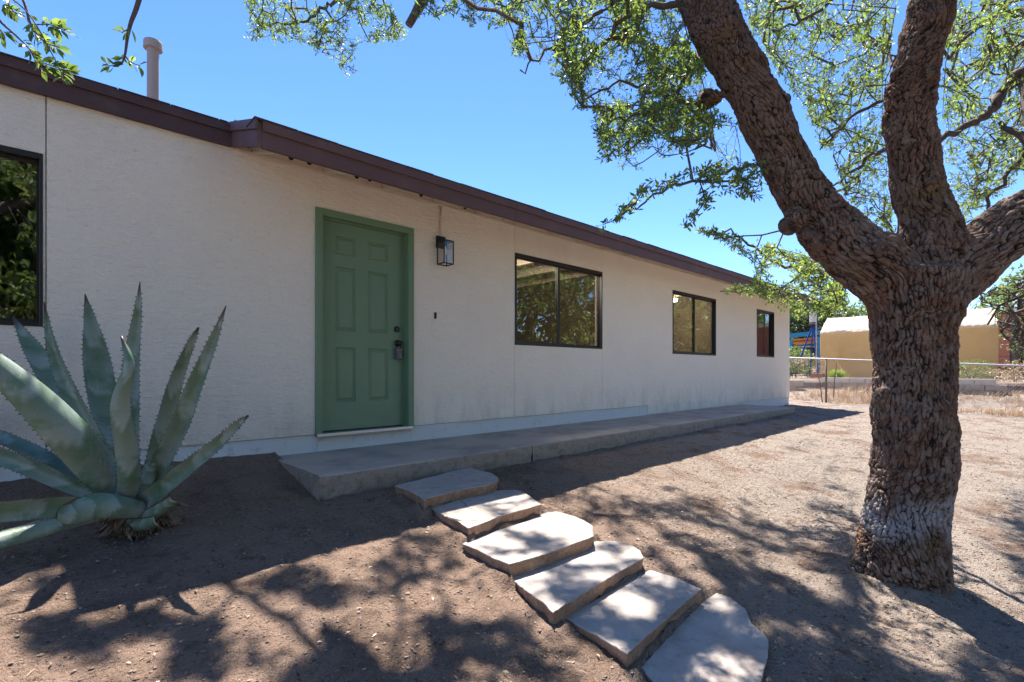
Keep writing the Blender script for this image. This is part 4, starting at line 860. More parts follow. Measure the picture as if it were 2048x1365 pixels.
sets = [sample_poly(polyA, 1250, 2.9, 4.3, 1, .6, 60), sample_poly(polyA2, 130, 2.7, 3.1, 2), sample_poly(polyB, 650, 5.0, 5.8, 3, .3, 60), sample_poly(polyB2, 190, 3.9, 4.9, 4),
        sample_poly(polyD, 520, 3.6, 5.0, 5, .3, 60), sample_poly(polyD, 1150, 4.8, 7.5, 15, .3, 60), sample_poly(polyE, 520, 3.5, 4.9, 6, .3, 60), sample_poly(polyE, 1150, 4.8, 7.5, 16, .3, 60),
        sample_poly(polyF, 620, 3.6, 5.6, 7, .3, 60), sample_poly(polyF2, 90, 4.6, 5.6, 8)]
vis = np.concatenate(sets)
# crown above the frame (it throws the dappled shade): clumped, only where it would be out of the picture
rg = np.random.default_rng(21); n = 30000
c3 = np.stack([rg.uniform(-1.6, 8.2, n), rg.uniform(-7.5, 1.6, n), rg.uniform(3.6, 6.8, n)], 1)
pxx, pyy, zz = project(c3); out = (zz < .3) | (pyy < -25) | (pxx > 2120) | (pxx < -80)
cen = np.array([3.2, -2.7, 4.6]); rr_ = np.linalg.norm((c3-cen)/np.array([4.3, 4.0, 2.4]), axis=1)
cl = fbm(c3*np.array([1.3, 1.3, 1.0])+3, 2, 90)
keep = out & (rr_ < 1+.2*cl) & (cl > -.10) & (rr_ > .35) & ~((pyy > -25) & (zz > .3))
ha = c3[:, 2]-.45; gxs = c3[:, 0]-SUN.x/SUN.z*ha; gys = c3[:, 1]-SUN.y/SUN.z*ha             # leave the sunny yard beyond the tree open
gap = (gxs > 4.6) & (gys > -4.2)
keep &= ~gap | (rg.random(n) < .10)
crown = c3[keep][:4300]
# more sprays high in the crown, over the ground that lies in its shade
sh_poly = [([(760, 1075), (860, 1010), (960, 1100), (1060, 1230), (1180, 1365), (1000, 1400), (560, 1400), (500, 1240)], 600, 3), ([(1000, 960), (1240, 950), (1500, 985), (1720, 1040), (1700, 1180), (1450, 1180), (1250, 1090), (1080, 1010)], 1700, 4),
           ([(1330, 1180), (1700, 1150), (2048, 1230), (2048, 1400), (1280, 1400)], 2000, 5), ([(0, 1180), (500, 1200), (520, 1400), (0, 1400)], 420, 6), ([(930, 980), (1120, 980), (1440, 1180), (1540, 1365), (1250, 1365), (930, 1060)], 900, 7), ([(1545, 885), (1735, 870), (1735, 985), (1600, 975)], 150, 8), ([(1925, 960), (2048, 930), (2048, 1110), (1950, 1090)], 150, 9)]
more = []
thr_ = {3: .05, 4: -.15, 5: -.25, 6: .2, 7: -.05, 8: .1, 9: 0}
for poly_, cnt_, sd_ in sh_poly:
    r_ = np.random.default_rng(sd_); got = 0; xs_ = [q_[0] for q_ in poly_]; ys_ = [q_[1] for q_ in poly_]
    for _ in range(60):
        px = r_.uniform(min(xs_), max(xs_), 600); py = r_.uniform(min(ys_), max(ys_), 600); m = in_poly(px, py, poly_); px, py = px[m], py[m]
        zg = .30+(py < 1000)*.15; Zg = (EZ-zg)*F/(py-HZ); xg = (px-1024)/F*Zg; gxw = xg*CP+Zg*SP; gyw = -xg*SP+Zg*CP-D
        m = fbm(np.stack([gxw*4.6, gyw*4.6, 0*gxw+sd_], 1), 2, 33) > thr_[sd_]; gxw, gyw, zg = gxw[m], gyw[m], zg[m]
        h = r_.uniform(3.3, 7.6, len(gxw)); q = np.stack([gxw+SUN.x/SUN.z*h, gyw+SUN.y/SUN.z*h, zg+h], 1)
        a_, b_, z_ = project(q); ok = ((b_ < -25) | (a_ > 2120) | (z_ < .3) | ((in_poly(a_, b_, polyA) | in_poly(a_, b_, polyD) | in_poly(a_, b_, polyE) | in_poly(a_, b_, polyB2)) & (r_.random(len(a_)) < .3))) & (q[:, 2] < 8.2)
        more.append(q[ok][:cnt_-got]); got += len(more[-1])
        if got >= cnt_: break
crown = np.concatenate([crown]+more)
bN = limbs
roots = []
for c, r in axes[1:]: roots += [tuple(q) for q in c[14::3]]
# hand-set main branches
mains = [
 [(1400, 0, 3.2), (1340, 8, 3.25), (1290, 14, 3.3), (1245, 8, 3.35), (1205, 22, 3.4)],
 [(1502, 190, 3.05), (1440, 190, 3.1), (1380, 205, 3.15), (1310, 190, 3.2), (1240, 165, 3.25), (1170, 200, 3.3)],
 [(1446, 80, 3.1), (1380, 150, 3.2), (1330, 210, 3.2), (1270, 230, 3.2), (1215, 250, 3.2)],
 [(1560, 320, 3.0), (1500, 330, 3.0), (1440, 350, 2.95), (1350, 370, 2.9), (1290, 400, 2.9), (1245, 430, 2.9)],
 [(1205, 22, 3.4), (1150, 60, 3.6), (1080, 110, 3.7), (1040, 140, 3.7)],
 [(1340, -150, 3.4), (1150, -200, 4.0), (980, -150, 4.5), (880, -60, 4.6), (845, 10, 4.5), (818, 50, 4.4)],
 [(980, -150, 4.5), (850, -130, 5.0), (740, -60, 5.3), (670, 0, 5.4), (640, 25, 5.4), (610, 45, 5.4), (540, 50, 5.5)],
 [(880, -60, 4.6), (980, -20, 4.4), (1040, 10, 4.2)],
 [(1862, 20, 2.9), (1760, -60, 3.3), (1640, 20, 3.7), (1560, 60, 3.9)], [(1834, 115, 2.85), (1780, 190, 3.4), (1700, 240, 4.0), (1640, 300, 4.4)],
 [(1826, 300, 2.85), (1760, 300, 3.5), (1690, 350, 4.2), (1640, 400, 4.8)],
 [(2100, 400, 2.9), (2060, 200, 3.3), (2048, 150, 3.5), (2010, 180, 3.6), (1990, 210, 3.6), (1950, 245, 3.6), (1885, 278, 3.6), (1860, 290, 3.6)],
 [(2048, 150, 3.5), (2090, 60, 3.6), (2020, 20, 4.0), (1950, 60, 4.3)], [(2100, 400, 2.9), (2060, 300, 3.2), (2000, 245, 3.5)], [(2080, 260, 3.4), (2030, 330, 3.6), (1985, 400, 3.8), (1960, 470, 3.8), (1930, 520, 3.9)],
 [(1856, 460, 2.9), (1780, 480, 3.6), (1700, 540, 4.3), (1620, 540, 4.8), (1540, 520, 5.0), (1470, 470, 5.1), (1400, 462, 5.1)],
 [(1620, 540, 4.8), (1560, 575, 5.0), (1500, 582, 5.0), (1440, 583, 5.0)],
 [(1340, -150, 3.4), (1200, -350, 3.6), (950, -500, 3.9), (700, -500, 4.2)], [(1880, -300, 3.0), (1700, -600, 3.2), (1400, -900, 3.2)], [(1250, -330, 3.7), (1100, -700, 3.4), (800, -1000, 3.2)], [(2330, 120, 2.8), (2500, -100, 2.7), (2800, -500, 2.6)]]
mrad = [.028, .020, .018, .015, .016, .045, .030, .016, .022, .020, .020, .055, .032, .05, .020, .024, .012, .07, .07, .06, .08]
for mp, r0 in zip(mains, mrad):
    mp = [(a, b, c+(.36 if c < 3.3 else .36*max(0, (4.2-c)/.9))) for a, b, c in mp]
    Q = interp_path(mp, (len(mp)-1)*5+1); c = [P(*q) for q in Q]; j = [Vector(tuple(RNG.normal(0, .012, 3))) for _ in c]; c = [a+(b if 0 < k < len(c)-1 else Vector()) for k, (a, b) in enumerate(zip(c, j))]
    rad = [max(.006, r0*(1-.7*k/(len(c)-1))) for k in range(len(c))]
    MB().tube(c, rad, 9).build('branch', M['twig'], oak, smooth=True); roots += [tuple(q) for q in c[1:]]
MB().tube([P(856, -20, 4.45), P(836, 18, 4.4), P(828, 32, 4.4), P(817, 51, 4.4)], [.05, .042, .036, .034], 9).build('broken_stub', M['twig'], oak)
rng = np.random.default_rng(5)
tg = np.concatenate([vis, crown])
N_, par, ends = skeleton(roots, tg, rng, maxd=.75)
twig_mesh(N_, par, ends, .0017, 'twigs', oak, M['twig'], 3, .016, len(roots))
ed_ = N_[ends]-N_[par[ends]]; ed_ = ed_/(np.linalg.norm(ed_, axis=1)[:, None]+1e-9)
a_, b_, z_ = project(N_[ends]); inn = (z_ > .3) & (b_ > -30) & (a_ > -90) & (a_ < 2130)
leaf_mesh(N_[ends][inn], ed_[inn], 8, .022, .050, .30, 1, 3, 'foliage', oak, M['leaf'], .11)
leaf_mesh(N_[ends][~inn], ed_[~inn], 8, .032, .066, .36, 1, 4, 'upper_foliage', oak, M['leaf'], .13)
# bare hanging twigs on the right
tb = sample_poly(polyH, 260, 3.0, 4.2, 9); rootb = [tuple(P(*q)) for q in ((2048, 520, 3.4), (2060, 560, 3.4), (2040, 600, 3.4), (2000, 600, 3.5), (2070, 640, 3.4), (1990, 580, 3.5), (1965, 560, 3.5))]
MB().tube([P(2110, 470, 3.1), P(2080, 540, 3.3), P(2050, 590, 3.4), (P(2000, 610, 3.5)), P(1975, 650, 3.5)], [.03, .02, .014, .009, .005], 7).build('branch', M['twig'], oak, smooth=True)
N2, p2, e2_ = skeleton(rootb, tb, rng, .07); twig_mesh(N2, p2, e2_, .0026, 'bare_twigs', oak, M['twig'], 3, .02, len(rootb))
sel = rng.random(len(e2_)) < .35; dd = N2[e2_]-N2[p2[e2_]]; dd /= np.linalg.norm(dd, axis=1)[:, None]+1e-9
leaf_mesh(N2[e2_][sel], dd[sel], 5, .02, .04, .3, 1, 8, 'sparse_foliage', oak, M['leaf'], .08)
# near hanging sprays at the upper left
def spray(paths, rads, cl, label, per=7, seed=0, L=(.03, .052)):
    t = thing('hanging_branch', label, 'branch', tuple(P(*paths[0][0]))); cents = []; dirs = []; rg_ = random.Random(seed)
    for mp, r0 in zip(paths, rads):
        Q = interp_path(mp, (len(mp)-1)*6+1); c = [P(*q) for q in Q]; rad = [max(.0018, r0*(1-.75*k/(len(c)-1))) for k in range(len(c))]
        MB().tube(c, rad, 6).build('twig', M['twig'], t, smooth=True)
        if cl:
            for k in range(int(len(c)*cl), len(c)):
                if k == len(c)-1 or rg_.random() < .5: cents.append(tuple(c[k])); dirs.append(tuple((c[k]-c[k-1]).normalized()))
    leaf_mesh(np.array(cents), np.array(dirs), per, L[0], L[1], .38, 1, seed, 'leaves', t, M['leaf'], .05); return t
spray([[(-60, -60, 1.9), (-10, 30, 1.9), (30, 70, 1.9), (60, 100, 1.9), (88, 140, 1.9)], [(-20, -60, 1.9), (40, -10, 1.9), (62, 50, 1.9), (90, 85, 1.9), (118, 95, 1.9)], [(60, 100, 1.9), (75, 120, 1.9), (120, 138, 1.9), (140, 142, 1.9)], [(-40, 20, 1.9), (0, 60, 1.9), (10, 75, 1.9)], [(62, 50, 1.9), (100, 50, 1.9), (130, 62, 1.9)], [(10, -20, 1.9), (20, 15, 1.9), (35, 28, 1.9)]],
      [.006, .006, .003, .003, .003, .004], .5, 'leafy twigs hanging over the roof at the upper left corner', 6, 5)
spray([[(300, -80, 2.1), (275, 10, 2.1), (262, 45, 2.1), (255, 75, 2.1), (250, 110, 2.1), (243, 130, 2.1)], [(250, 112, 2.1), (262, 125, 2.1), (280, 132, 2.1)], [(245, 128, 2.1), (228, 132, 2.1), (212, 130, 2.1)], [(255, 60, 2.1), (243, 66, 2.1)]],
      [.011, .004, .004, .003], .93, 'nearly bare hanging twig with leaves at its tip beside the flue pipe', 9, 6)
spray([[(-40, -40, 1.8), (50, 20, 1.85), (110, 120, 1.85), (125, 155, 1.85), (128, 168, 1.85)]], [.003], .97, 'thin twig with two pale leaves against the fascia', 4, 9, (.03, .04))

# ------------------------------------------------------------------ background trees (also seen in the window glass)
def crown_points(n, rad, seed, squash=(1, 1, .8), clump=-.05, s=.8):
    rg_ = np.random.default_rng(seed); p = rg_.normal(0, 1, (n*4, 3)); p /= np.linalg.norm(p, axis=1)[:, None]; p *= rg_.uniform(.25, 1, (n*4, 1))**.6
    cl_ = fbm(p*2.6*s+seed, 2, seed); p = p[(cl_ > clump)]; p = p*(1+.22*fbm(p*2.1+seed, 1, seed+4)[:, None]); return p[:n]*rad*np.array(squash)
protos = {}
def make_tree(name, label, x, y, h, rad, seed, mt, nleaf=5200, Ls=(.10, .2), group=None, squash=(1, 1, .8), src=None):
    z = float(g(x, y))
    t = thing(name, label, 'tree', (x, y, z), group)
    key = src
    if key in protos:
        for me_, nm, kd in protos[key][0]:
            o = bpy.data.objects.new(nm, me_); COL.objects.link(o); o.parent = t; o['kind'] = kd if kd else ''
            if not kd: del o['kind']
        t.scale = (rad/protos[key][1],)*2+(h/protos[key][2],); t.rotation_euler = (0, 0, seed*1.7); return t
    rr_ = random.Random(seed); lim = []
    top = Vector((rr_.uniform(-.3, .3), rr_.uniform(-.3, .3), h*.55))
    tr = MB().tube([(0, 0, -.2), (rr_.uniform(-.1, .1), 0, h*.2), (top.x*.5, top.y*.5, h*.38), top], [rad*.085, rad*.07, rad*.055, rad*.03], 9).build('trunk', M['twig'], None, smooth=True); tr.parent = t
    cz = h-rad*squash[2]; pts = crown_points(nleaf//6, rad, seed, squash)+np.array([0, 0, cz])
    rts = [tuple(top*u) for u in (.5, .7, .85, 1)]
    Nn, pp, ee = skeleton(rts, pts[::5], np.random.default_rng(seed), rad*.15); tw, _ = twig_mesh(Nn, pp, ee, rad*.0035, 'branches', None, M['twig'], 3, rad*.035, 4); tw.parent = t
    dd_ = np.random.default_rng(seed).normal(0, 1, pts.shape)+np.array([0, 0, -.3]); dd_ /= np.linalg.norm(dd_, axis=1)[:, None]
    lm_ = leaf_mesh(pts, dd_, 8, Ls[0], Ls[1], .5, 1, seed, 'crown', None, mt, .25); lm_.parent = t
    if src: protos[src] = ([(tr.data, 'trunk', None), (tw.data, 'branches', 'stuff'), (lm_.data, 'crown', 'stuff')], rad, h)
    return t
def at(px, Z): p = P(px, HZ, Z); return p.x, p.y
x, y = at(1600, 33); make_tree('shade_tree', 'dark green tree behind the teal ramada', x, y, 5.3, 3.0, 3, M['leaf_dark'], 14000, (.10, .2))
x, y = at(1688, 40); make_tree('shade_tree', 'pale green tree behind the cream tent roof, at its left end', x, y, 5.6, 3.4, 4, M['leaf_far'], 10000, (.12, .22))
x, y = at(2035, 24); make_tree('mesquite_tree', 'loose mesquite in front of the terracotta wall at the right edge', x, y, 5.0, 3.0, 5, M['leaf_far'], 2600, (.07, .13))
x, y = at(1565, 36); make_tree('shade_tree', 'dark tree behind the far corner of the house', x, y, 5.2, 3.2, 9, M['leaf_dark'], 9000, (.12, .22))
x, y = at(2150, 30); make_tree('shade_tree', 'tall green tree beyond the tent, cut off by the right edge', x, y, 7.5, 4.5, 6, M['leaf_far'], 14000, (.14, .26), src='yard')
refl = [(-3.2, -16, 11, 5.4, 'shade_tree', 'tall yard tree mirrored at the back of the left window'), (1.5, -17, 11, 5.4, 'shade_tree', 'tall yard tree mirrored behind the others in the left window'), (-1.0, -12.5, 9.6, 4.6, 'shade_tree', 'leafy yard tree mirrored in the middle of the left window'), (3.0, -15, 7, 3.6, 'shade_tree', 'leafy yard tree mirrored at the right side of the left window'), (-6.5, -13, 6.8, 4, 'shade_tree', 'leafy yard tree mirrored at the cut edge of the left window'),
        (15.5, -10.5, 8.2, 4.0, 'shade_tree', 'leafy yard tree mirrored in the left pane of the large window'), (20.5, -10.5, 8.6, 4.2, 'shade_tree', 'leafy yard tree mirrored at the centre of the large window'), (26, -11.5, 8.4, 4.2, 'shade_tree', 'leafy yard tree mirrored in the right pane of the large window'),
        (31.5, -10.5, 8.6, 4.2, 'shade_tree', 'leafy yard tree mirrored in the left pane of the second sliding window'), (37, -11, 9, 4.4, 'shade_tree', 'leafy yard tree mirrored in the right pane of the second sliding window')]
for k, (x, y, h, r, nm, lab) in enumerate(refl): make_tree(nm, lab, x, y, h, r, 20+k, M['leaf_far'], src='yard')

# ------------------------------------------------------------------ background yard
# tent
tl, tr_ = P(1641, 752, 22.0), P(1996, 757, 18.3); zb = 1.22
def tent():
    t = thing('canopy_tent', 'tan walled canopy tent with a cream roof beyond the fence', 'tent', (tl.x, tl.y, zb))
    a = Vector((tl.x, tl.y, zb)); b = Vector((tr_.x, tr_.y, zb)); u = (b-a).normalized(); L_ = (b-a).length; nrm = Vector((-u.y, u.x, 0)); nrm = nrm if nrm.x > 0 else -nrm
    He, Hr, Wd = 2.0, 2.72, 3.2; nseg = 40
    def wallp(p, q, h0, h1, name, m, amp, seed):
        V_ = []; F_ = []; nx_, nz_ = nseg, 10; d = (q-p)
        nn_ = d.normalized().cross(Vector((0, 0, 1)))
        P_ = np.array([[*(p+d*(i/nx_)), h0+(h1-h0)*j/nz_] for i in range(nx_+1) for j in range(nz_+1)])[:, [0, 1, 3]]
        w_ = fbm(np.stack([P_[:, 0]*2.2, P_[:, 1]*2.2, P_[:, 2]*.5], 1), 2, seed)*amp*np.sin(np.clip((P_[:, 2]-h0)/(h1-h0), 0, 1)*math.pi)
        P_ = P_+np.array(nn_)[None, :]*w_[:, None]
        i = (np.arange(nx_)[:, None]*(nz_+1)+np.arange(nz_)[None, :]).ravel()
        raw(name, P_, np.stack([i, i+1, i+2+nz_, i+1+nz_], 1), m, t, smooth=True)
    c, d = a+nrm*Wd, b+nrm*Wd
    wallp(a, b, zb-.1, zb+He, 'side_wall', M['tan'], .06, 3); wallp(a, c, zb-.1, zb+He, 'end_wall', M['tan'], .04, 5); wallp(b, d, zb-.1, zb+He, 'end_wall', M['tan'], .04, 6); wallp(c, d, zb-.1, zb+He, 'side_wall', M['tan'], .04, 7)
    # roof: two slopes with sagging, valance; gable triangles
    for sgn in (0, 1):
        V_ = []; nx_, nz_ = 40, 8
        for i in range(nx_+1):
            for j in range(nz_+1):
                s_ = j/nz_; base = (a+u*L_*(i/nx_)) if sgn == 0 else (c+u*L_*(i/nx_)); mid = a+u*L_*(i/nx_)+nrm*Wd*.5
                e0 = base+(-nrm if sgn == 0 else nrm)*.06; p = e0.lerp(mid, s_); p.z = zb+He-.02+(Hr-He)*s_; V_.append(p)
        V_ = np.array([tuple(q) for q in V_]); V_[:, 2] += fbm(V_*np.array([1.6, 1.6, 2.5]), 3, 9)*.035-.03*np.abs(np.sin(V_[:, 0]*2.2))
        i = (np.arange(nx_)[:, None]*(nz_+1)+np.arange(nz_)[None, :]).ravel(); raw('roof_cover', V_, np.stack([i, i+1, i+2+nz_, i+1+nz_], 1), M['white_tarp'], t, smooth=True)
        V_ = []; base = a if sgn == 0 else c
        for i in range(81):
            p = base+u*L_*(i/80)+(-nrm if sgn == 0 else nrm)*(.062+.012*math.sin(i*1.9)); V_ += [(p.x, p.y, zb+He-.01), (p.x, p.y, zb+He-.14-.03*math.sin(i*.7)**2)]
        raw('valance', V_, [(2*i, 2*i+1, 2*i+3, 2*i+2) for i in range(80)], M['white_tarp'], t)
    for e, f_ in ((a, c), (b, d)):
        m_ = (e+f_)/2; raw('gable', [(e.x, e.y, zb+He-.05), (f_.x, f_.y, zb+He-.05), (m_.x, m_.y, zb+Hr-.03)], [(0, 1, 2)], M['tan'], t)
tent()
# chain-link fence
fe = thing('chain_link_fence', 'low chain link fence with a steel top rail', 'fence', (16, .4, .6))
fy = np.linspace(1.4, -9, 60); zt_f = lambda y: EZ+.11+(y+4.5)*.0637*.9-.0
MB().tube([(16, y, zt_f(y)) for y in fy], .021, 8).build('top_rail', M['galv'], fe, smooth=True)
for y in (1.4, -.5, -2.9, -5.6, -9): MB().tube([(16, y, float(g(16, y))-.05), (16, y, zt_f(y)+(-.02))], .026, 8).build('post', M['rust'], fe, smooth=True)
wm = MB(); st = .065; y = 1.4
ys = np.arange(-9-1.2, 1.4+1.2, st)
for y in ys:
    for sg in (-1, 1):
        h = 1.08; z0_ = float(g(16, max(min(y, 1.4), -9)))+.03; a = Vector((16+.003*sg, y, z0_)); b = Vector((16+.003*sg, y+sg*h*.9, z0_+h))
        if min(a.y, b.y) < -9 or max(a.y, b.y) > 1.4: continue
        wm.tube([a, b], .0013, 3, cap=False)
o = wm.build('wire_mesh', M['galv'], fe); o['kind'] = 'stuff'
# retaining walls of block
def block_wall(name, label, p0, p1, z0, courses, bh, bl, th, m, mcap):
    t = thing(name, label, 'wall', (p0[0], p0[1], z0)); a = Vector((p0[0], p0[1], 0)); b = Vector((p1[0], p1[1], 0)); L_ = (b-a).length; u = (b-a)/L_; nrm = Vector((-u.y, u.x, 0)); rr_ = random.Random(8); nb_ = int(L_/bl); me_ = None
    for c in range(courses):
        for k in range(nb_):
            s_ = (k+.5+(c % 2)*.5)*bl
            if s_ > L_-bl*.3: continue
            ce = a+u*s_+Vector((0, 0, z0+bh*(c+.5)))+nrm*rr_.uniform(-.006, .006)
            if me_ is None or c == courses-1 and not getattr(block_wall, 'cap', None):
                q = MB().obox((0, 0, 0), u*(bl/2-.005), nrm*th/2, (0, 0, bh/2-.004)).build('block', m if c < courses-1 else mcap, None, bevel=.006)
                if c < courses-1: me_ = q.data
                else: block_wall.cap = q.data
                o = q
            else:
                o = bpy.data.objects.new('block', me_ if c < courses-1 else block_wall.cap); COL.objects.link(o)
            o.parent = t; o.location = ce-t.location
    block_wall.cap = None
block_wall.cap = None
block_wall('retaining_wall', 'low block retaining wall with a pale cap, left of the oak trunk', (18.0, .15), (17.7, -4.2), .80, 3, .15, .4, .2, M['block'], M['blockw'])
block_wall.cap = None
block_wall('retaining_wall', 'block terrace wall at the right edge beyond the fence', (18.1, -4.6), (17.6, -9.5), .72, 3, .15, .4, .2, M['block'], M['blockw'])
block_wall.cap = None
block_wall('planter_wall', 'short block planter wall just past the house corner', (17.3, 1.9), (17.6, .45), .78, 2, .19, .4, .2, M['block'], M['block'])
p = P(1636, 752, 17.8); tag(MB().box(p.x-.15, p.x+.15, p.y-.2, p.y+.2, 1.2, 1.37).build('brick_block', M['brick'], bevel=.01), 'small red block beside the tent corner', 'block')
p0, p1 = P(1990, 792, 13.0), P(2110, 806, 12.2)
tag(MB().obox((p0+p1)/2, (p1-p0)/2, (.09, 0, 0), (0, 0, .085)).build('timber_beam', M['wood'], bevel=.01), 'dark grey timber beam lying at the right edge', 'beam')
# teal ramada with orange ceiling
def ramada():
    a, b = P(1560, 674, 26), P(1662, 663, 24.5); t = thing('ramada', 'teal edged ramada with an orange ceiling beside the tent', 'ramada', (a.x, a.y, 1.3))
    u = (b-a).normalized(); nn_ = Vector((u.y, -u.x, 0)); nn_ = nn_ if nn_.x > 0 else -nn_
    MB().obox((a+b)/2, (b-a)/2, nn_*.03, (0, 0, .10)).build('fascia', M['teal'], t)
    MB().obox((a+b)/2+nn_*2.0+Vector((0, 0, -.24)), (b-a)/2, nn_*1.95, (0, 0, .03)).build('ceiling', M['orange'], t)
    MB().obox((a+b)/2+nn_*4.0+Vector((0, 0, -.25)), (b-a)/2, nn_*.03, (0, 0, .10)).build('fascia', M['teal'], t)
    for s_ in (.22, .78):
        for dd_ in (.1, 3.9): q = a.lerp(b, s_)+nn_*dd_; MB().box(q.x-.07, q.x+.07, q.y-.07, q.y+.07, 1.1, q.z-.2).build('post', M['teal'], t)
ramada()
# blue legged tripod with a white bucket feeder and a steel pole
fd = thing('feeder', 'white bucket feeder on three blue legs behind the fence', 'feeder', tuple(P(1626, 770, 19.5)))
c = P(1626, 640, 19.5)
MB().lathe((c.x, c.y, P(0, 645, 19.5).z), (0, 0, 1), [(.0005, 0), (.115, 0), (.125, .45), (.0005, .45)], 20).build('bucket', M['bucket'], fd, smooth=False)
MB().lathe((c.x, c.y, P(0, 645, 19.5).z+.451), (0, 0, 1), [(.14, 0), (.14, .07), (.0005, .1)], 20).build('lid', M['shade'], fd)
MB().lathe((c.x, c.y, P(0, 645, 19.5).z-.08), (0, 0, 1), [(.0005, 0), (.13, 0), (.13, .078), (.0005, .078)], 20).build('ring', M['rust'], fd)
for (px, py, Z) in ((1607, 700, 19.3), (1636, 745, 19.0), (1620, 745, 20.2)):
    e = P(px, py, Z); MB().tube([(c.x, c.y, P(0, 645, 19.5).z-.05), e, e+(e-Vector((c.x, c.y, P(0, 645, 19.5).z))).normalized()*.3], .028, 6).build('leg', M['blue'], fd)
q = P(1633, 640, 19.0); tag(MB().tube([(q.x, q.y, 1.0), (q.x, q.y, P(0, 596, 19).z)], .022, 8).build('steel_pole', M['galv'], smooth=True), 'thin grey steel pole beside the bucket feeder', 'pole')
# parked vehicle under the ramada (a corner of it shows)
def vehicle():
    o = P(1622, 735, 26); t = thing('parked_car', 'white car parked in shade under the teal ramada', 'car', (o.x, o.y, 1.2)); u = Vector((CP, -SP, 0)); nn_ = Vector((SP, CP, 0)); z = 1.28
    def pr(prof, w_, m, nm, y0=0):
        n_ = len(prof); V_ = [o+u*a+nn_*(y0+s_*w_/2)+Vector((0, 0, z+b-o.z)) for s_ in (-1, 1) for a, b in prof]
        return raw(nm, V_, [tuple(range(n_))[::-1], tuple(range(n_, 2*n_))]+[(i, (i+1) % n_, n_+(i+1) % n_, n_+i) for i in range(n_)], m, t)
    pr([(-2, .3), (2, .3), (2.05, .75), (1.3, .88), (-1.8, .92), (-2.05, .7)], 1.7, M['carpaint'], 'body'); pr([(-1.5, .93), (1.2, .9), (.6, 1.35), (-1.0, 1.38)], 1.5, M['frame'], 'cabin')
    pr([(-.98, 1.385), (.58, 1.355), (.5, 1.42), (-.9, 1.43)], 1.45, M['carpaint'], 'roof')
    for a in (-1.25, 1.3):
        for s_ in (-.8, .8): MB().lathe(o+u*a+nn_*s_+Vector((0, 0, z+.32-o.z)), nn_, [(.0005, -.1), (.32, -.1), (.32, .1), (.0005, .1)], 18).build('wheel', M['tyre'], t)
vehicle()
# terracotta building at the right edge
a, b = P(1984, 700, 25), P(2220, 700, 21); t = thing('adobe_building', 'terracotta walled building behind the tent at the right edge', 'building', (a.x, a.y, 1.2))
u = (b-a).normalized(); nn_ = Vector((u.y, -u.x, 0)); nn_ = nn_ if nn_.x > 0 else -nn_
MB().obox(((a+b)/2+nn_*2).xy[:]+(2.65,), (b-a).xy[:]+(0,), nn_*2, (0, 0, 1.6)).build('wall', M['pink'], t)
MB().obox(((a+b)/2+nn_*2).xy[:]+(4.33,), (b-a)*1.02, nn_*2.08, (0, 0, .07)).build('parapet_cap', M['stucco'], t)
w0 = a.lerp(b, .3)-nn_*.02; MB().obox((w0.x, w0.y, 2.3), u*.5, nn_*.03, (0, 0, .45)).build('window', M['frame'], t)

# ---- plants beyond the fence
def blades(name, pts, hs, wd, mt, seed, lean=.5, per=1):
    rg_ = np.random.default_rng(seed); p = np.repeat(pts, per, 0)+np.concatenate([rg_.normal(0, .03, (len(pts)*per, 2)), np.zeros((len(pts)*per, 1))], 1); n = len(p)
    a = rg_.uniform(0, 2*math.pi, n); H = (np.repeat(hs, per)*rg_.uniform(.5, 1.1, n))[:, None]; l = np.stack([np.cos(a), np.sin(a), 0*a], 1)*rg_.uniform(.1, lean, n)[:, None]
    s_ = np.stack([-np.sin(a), np.cos(a), 0*a], 1)*wd; up = np.array([[0, 0, 1.0]]); m1 = p+up*H*.55+l*H*.3; t1 = p+up*H*(1-.3*np.linalg.norm(l, axis=1)[:, None])+l*H
    V_ = np.stack([p-s_, p+s_, m1+s_*.7, m1-s_*.7, t1], 1).reshape(-1, 3); b_ = np.arange(n)[:, None]*5
    return raw(name, V_, np.concatenate([b_+np.array([[0, 1, 2]]), b_+np.array([[0, 2, 3]]), b_+np.array([[3, 2, 4]])]), mt)
rg = np.random.default_rng(77); n = 3600; x = rg.uniform(16.0, 18.0, n); y = rg.uniform(-11, 2.5, n)
kp = vnoise(np.stack([x*1.6, y*1.1, 0*x], 1), 3) > -.35; x, y = x[kp], y[kp]; hs = .10+.22*np.clip(vnoise(np.stack([x, y*.8, 0*x], 1), 6)+.5, 0, 1)
tag(blades('dry_grass', np.stack([x, y, g(x, y)-.01], 1), hs, .004, M['straw'], 5, .9, 5), 'pale dry grass along the fence and retaining wall', 'grass', kind='stuff')
n = 2200; x = rg.uniform(18.15, 24, n); y = rg.uniform(-12, 6, n); kp = vnoise(np.stack([x*.9, y*.9, 0*x], 1), 13) > -.1; x, y = x[kp], y[kp]
tag(blades('dry_weeds', np.stack([x, y, g(x, y)-.01], 1), .08+.1*rg.random(len(x)), .006, M['straw'], 6, .9, 3), 'short dry weeds on the terrace around the tent', 'weeds', kind='stuff')
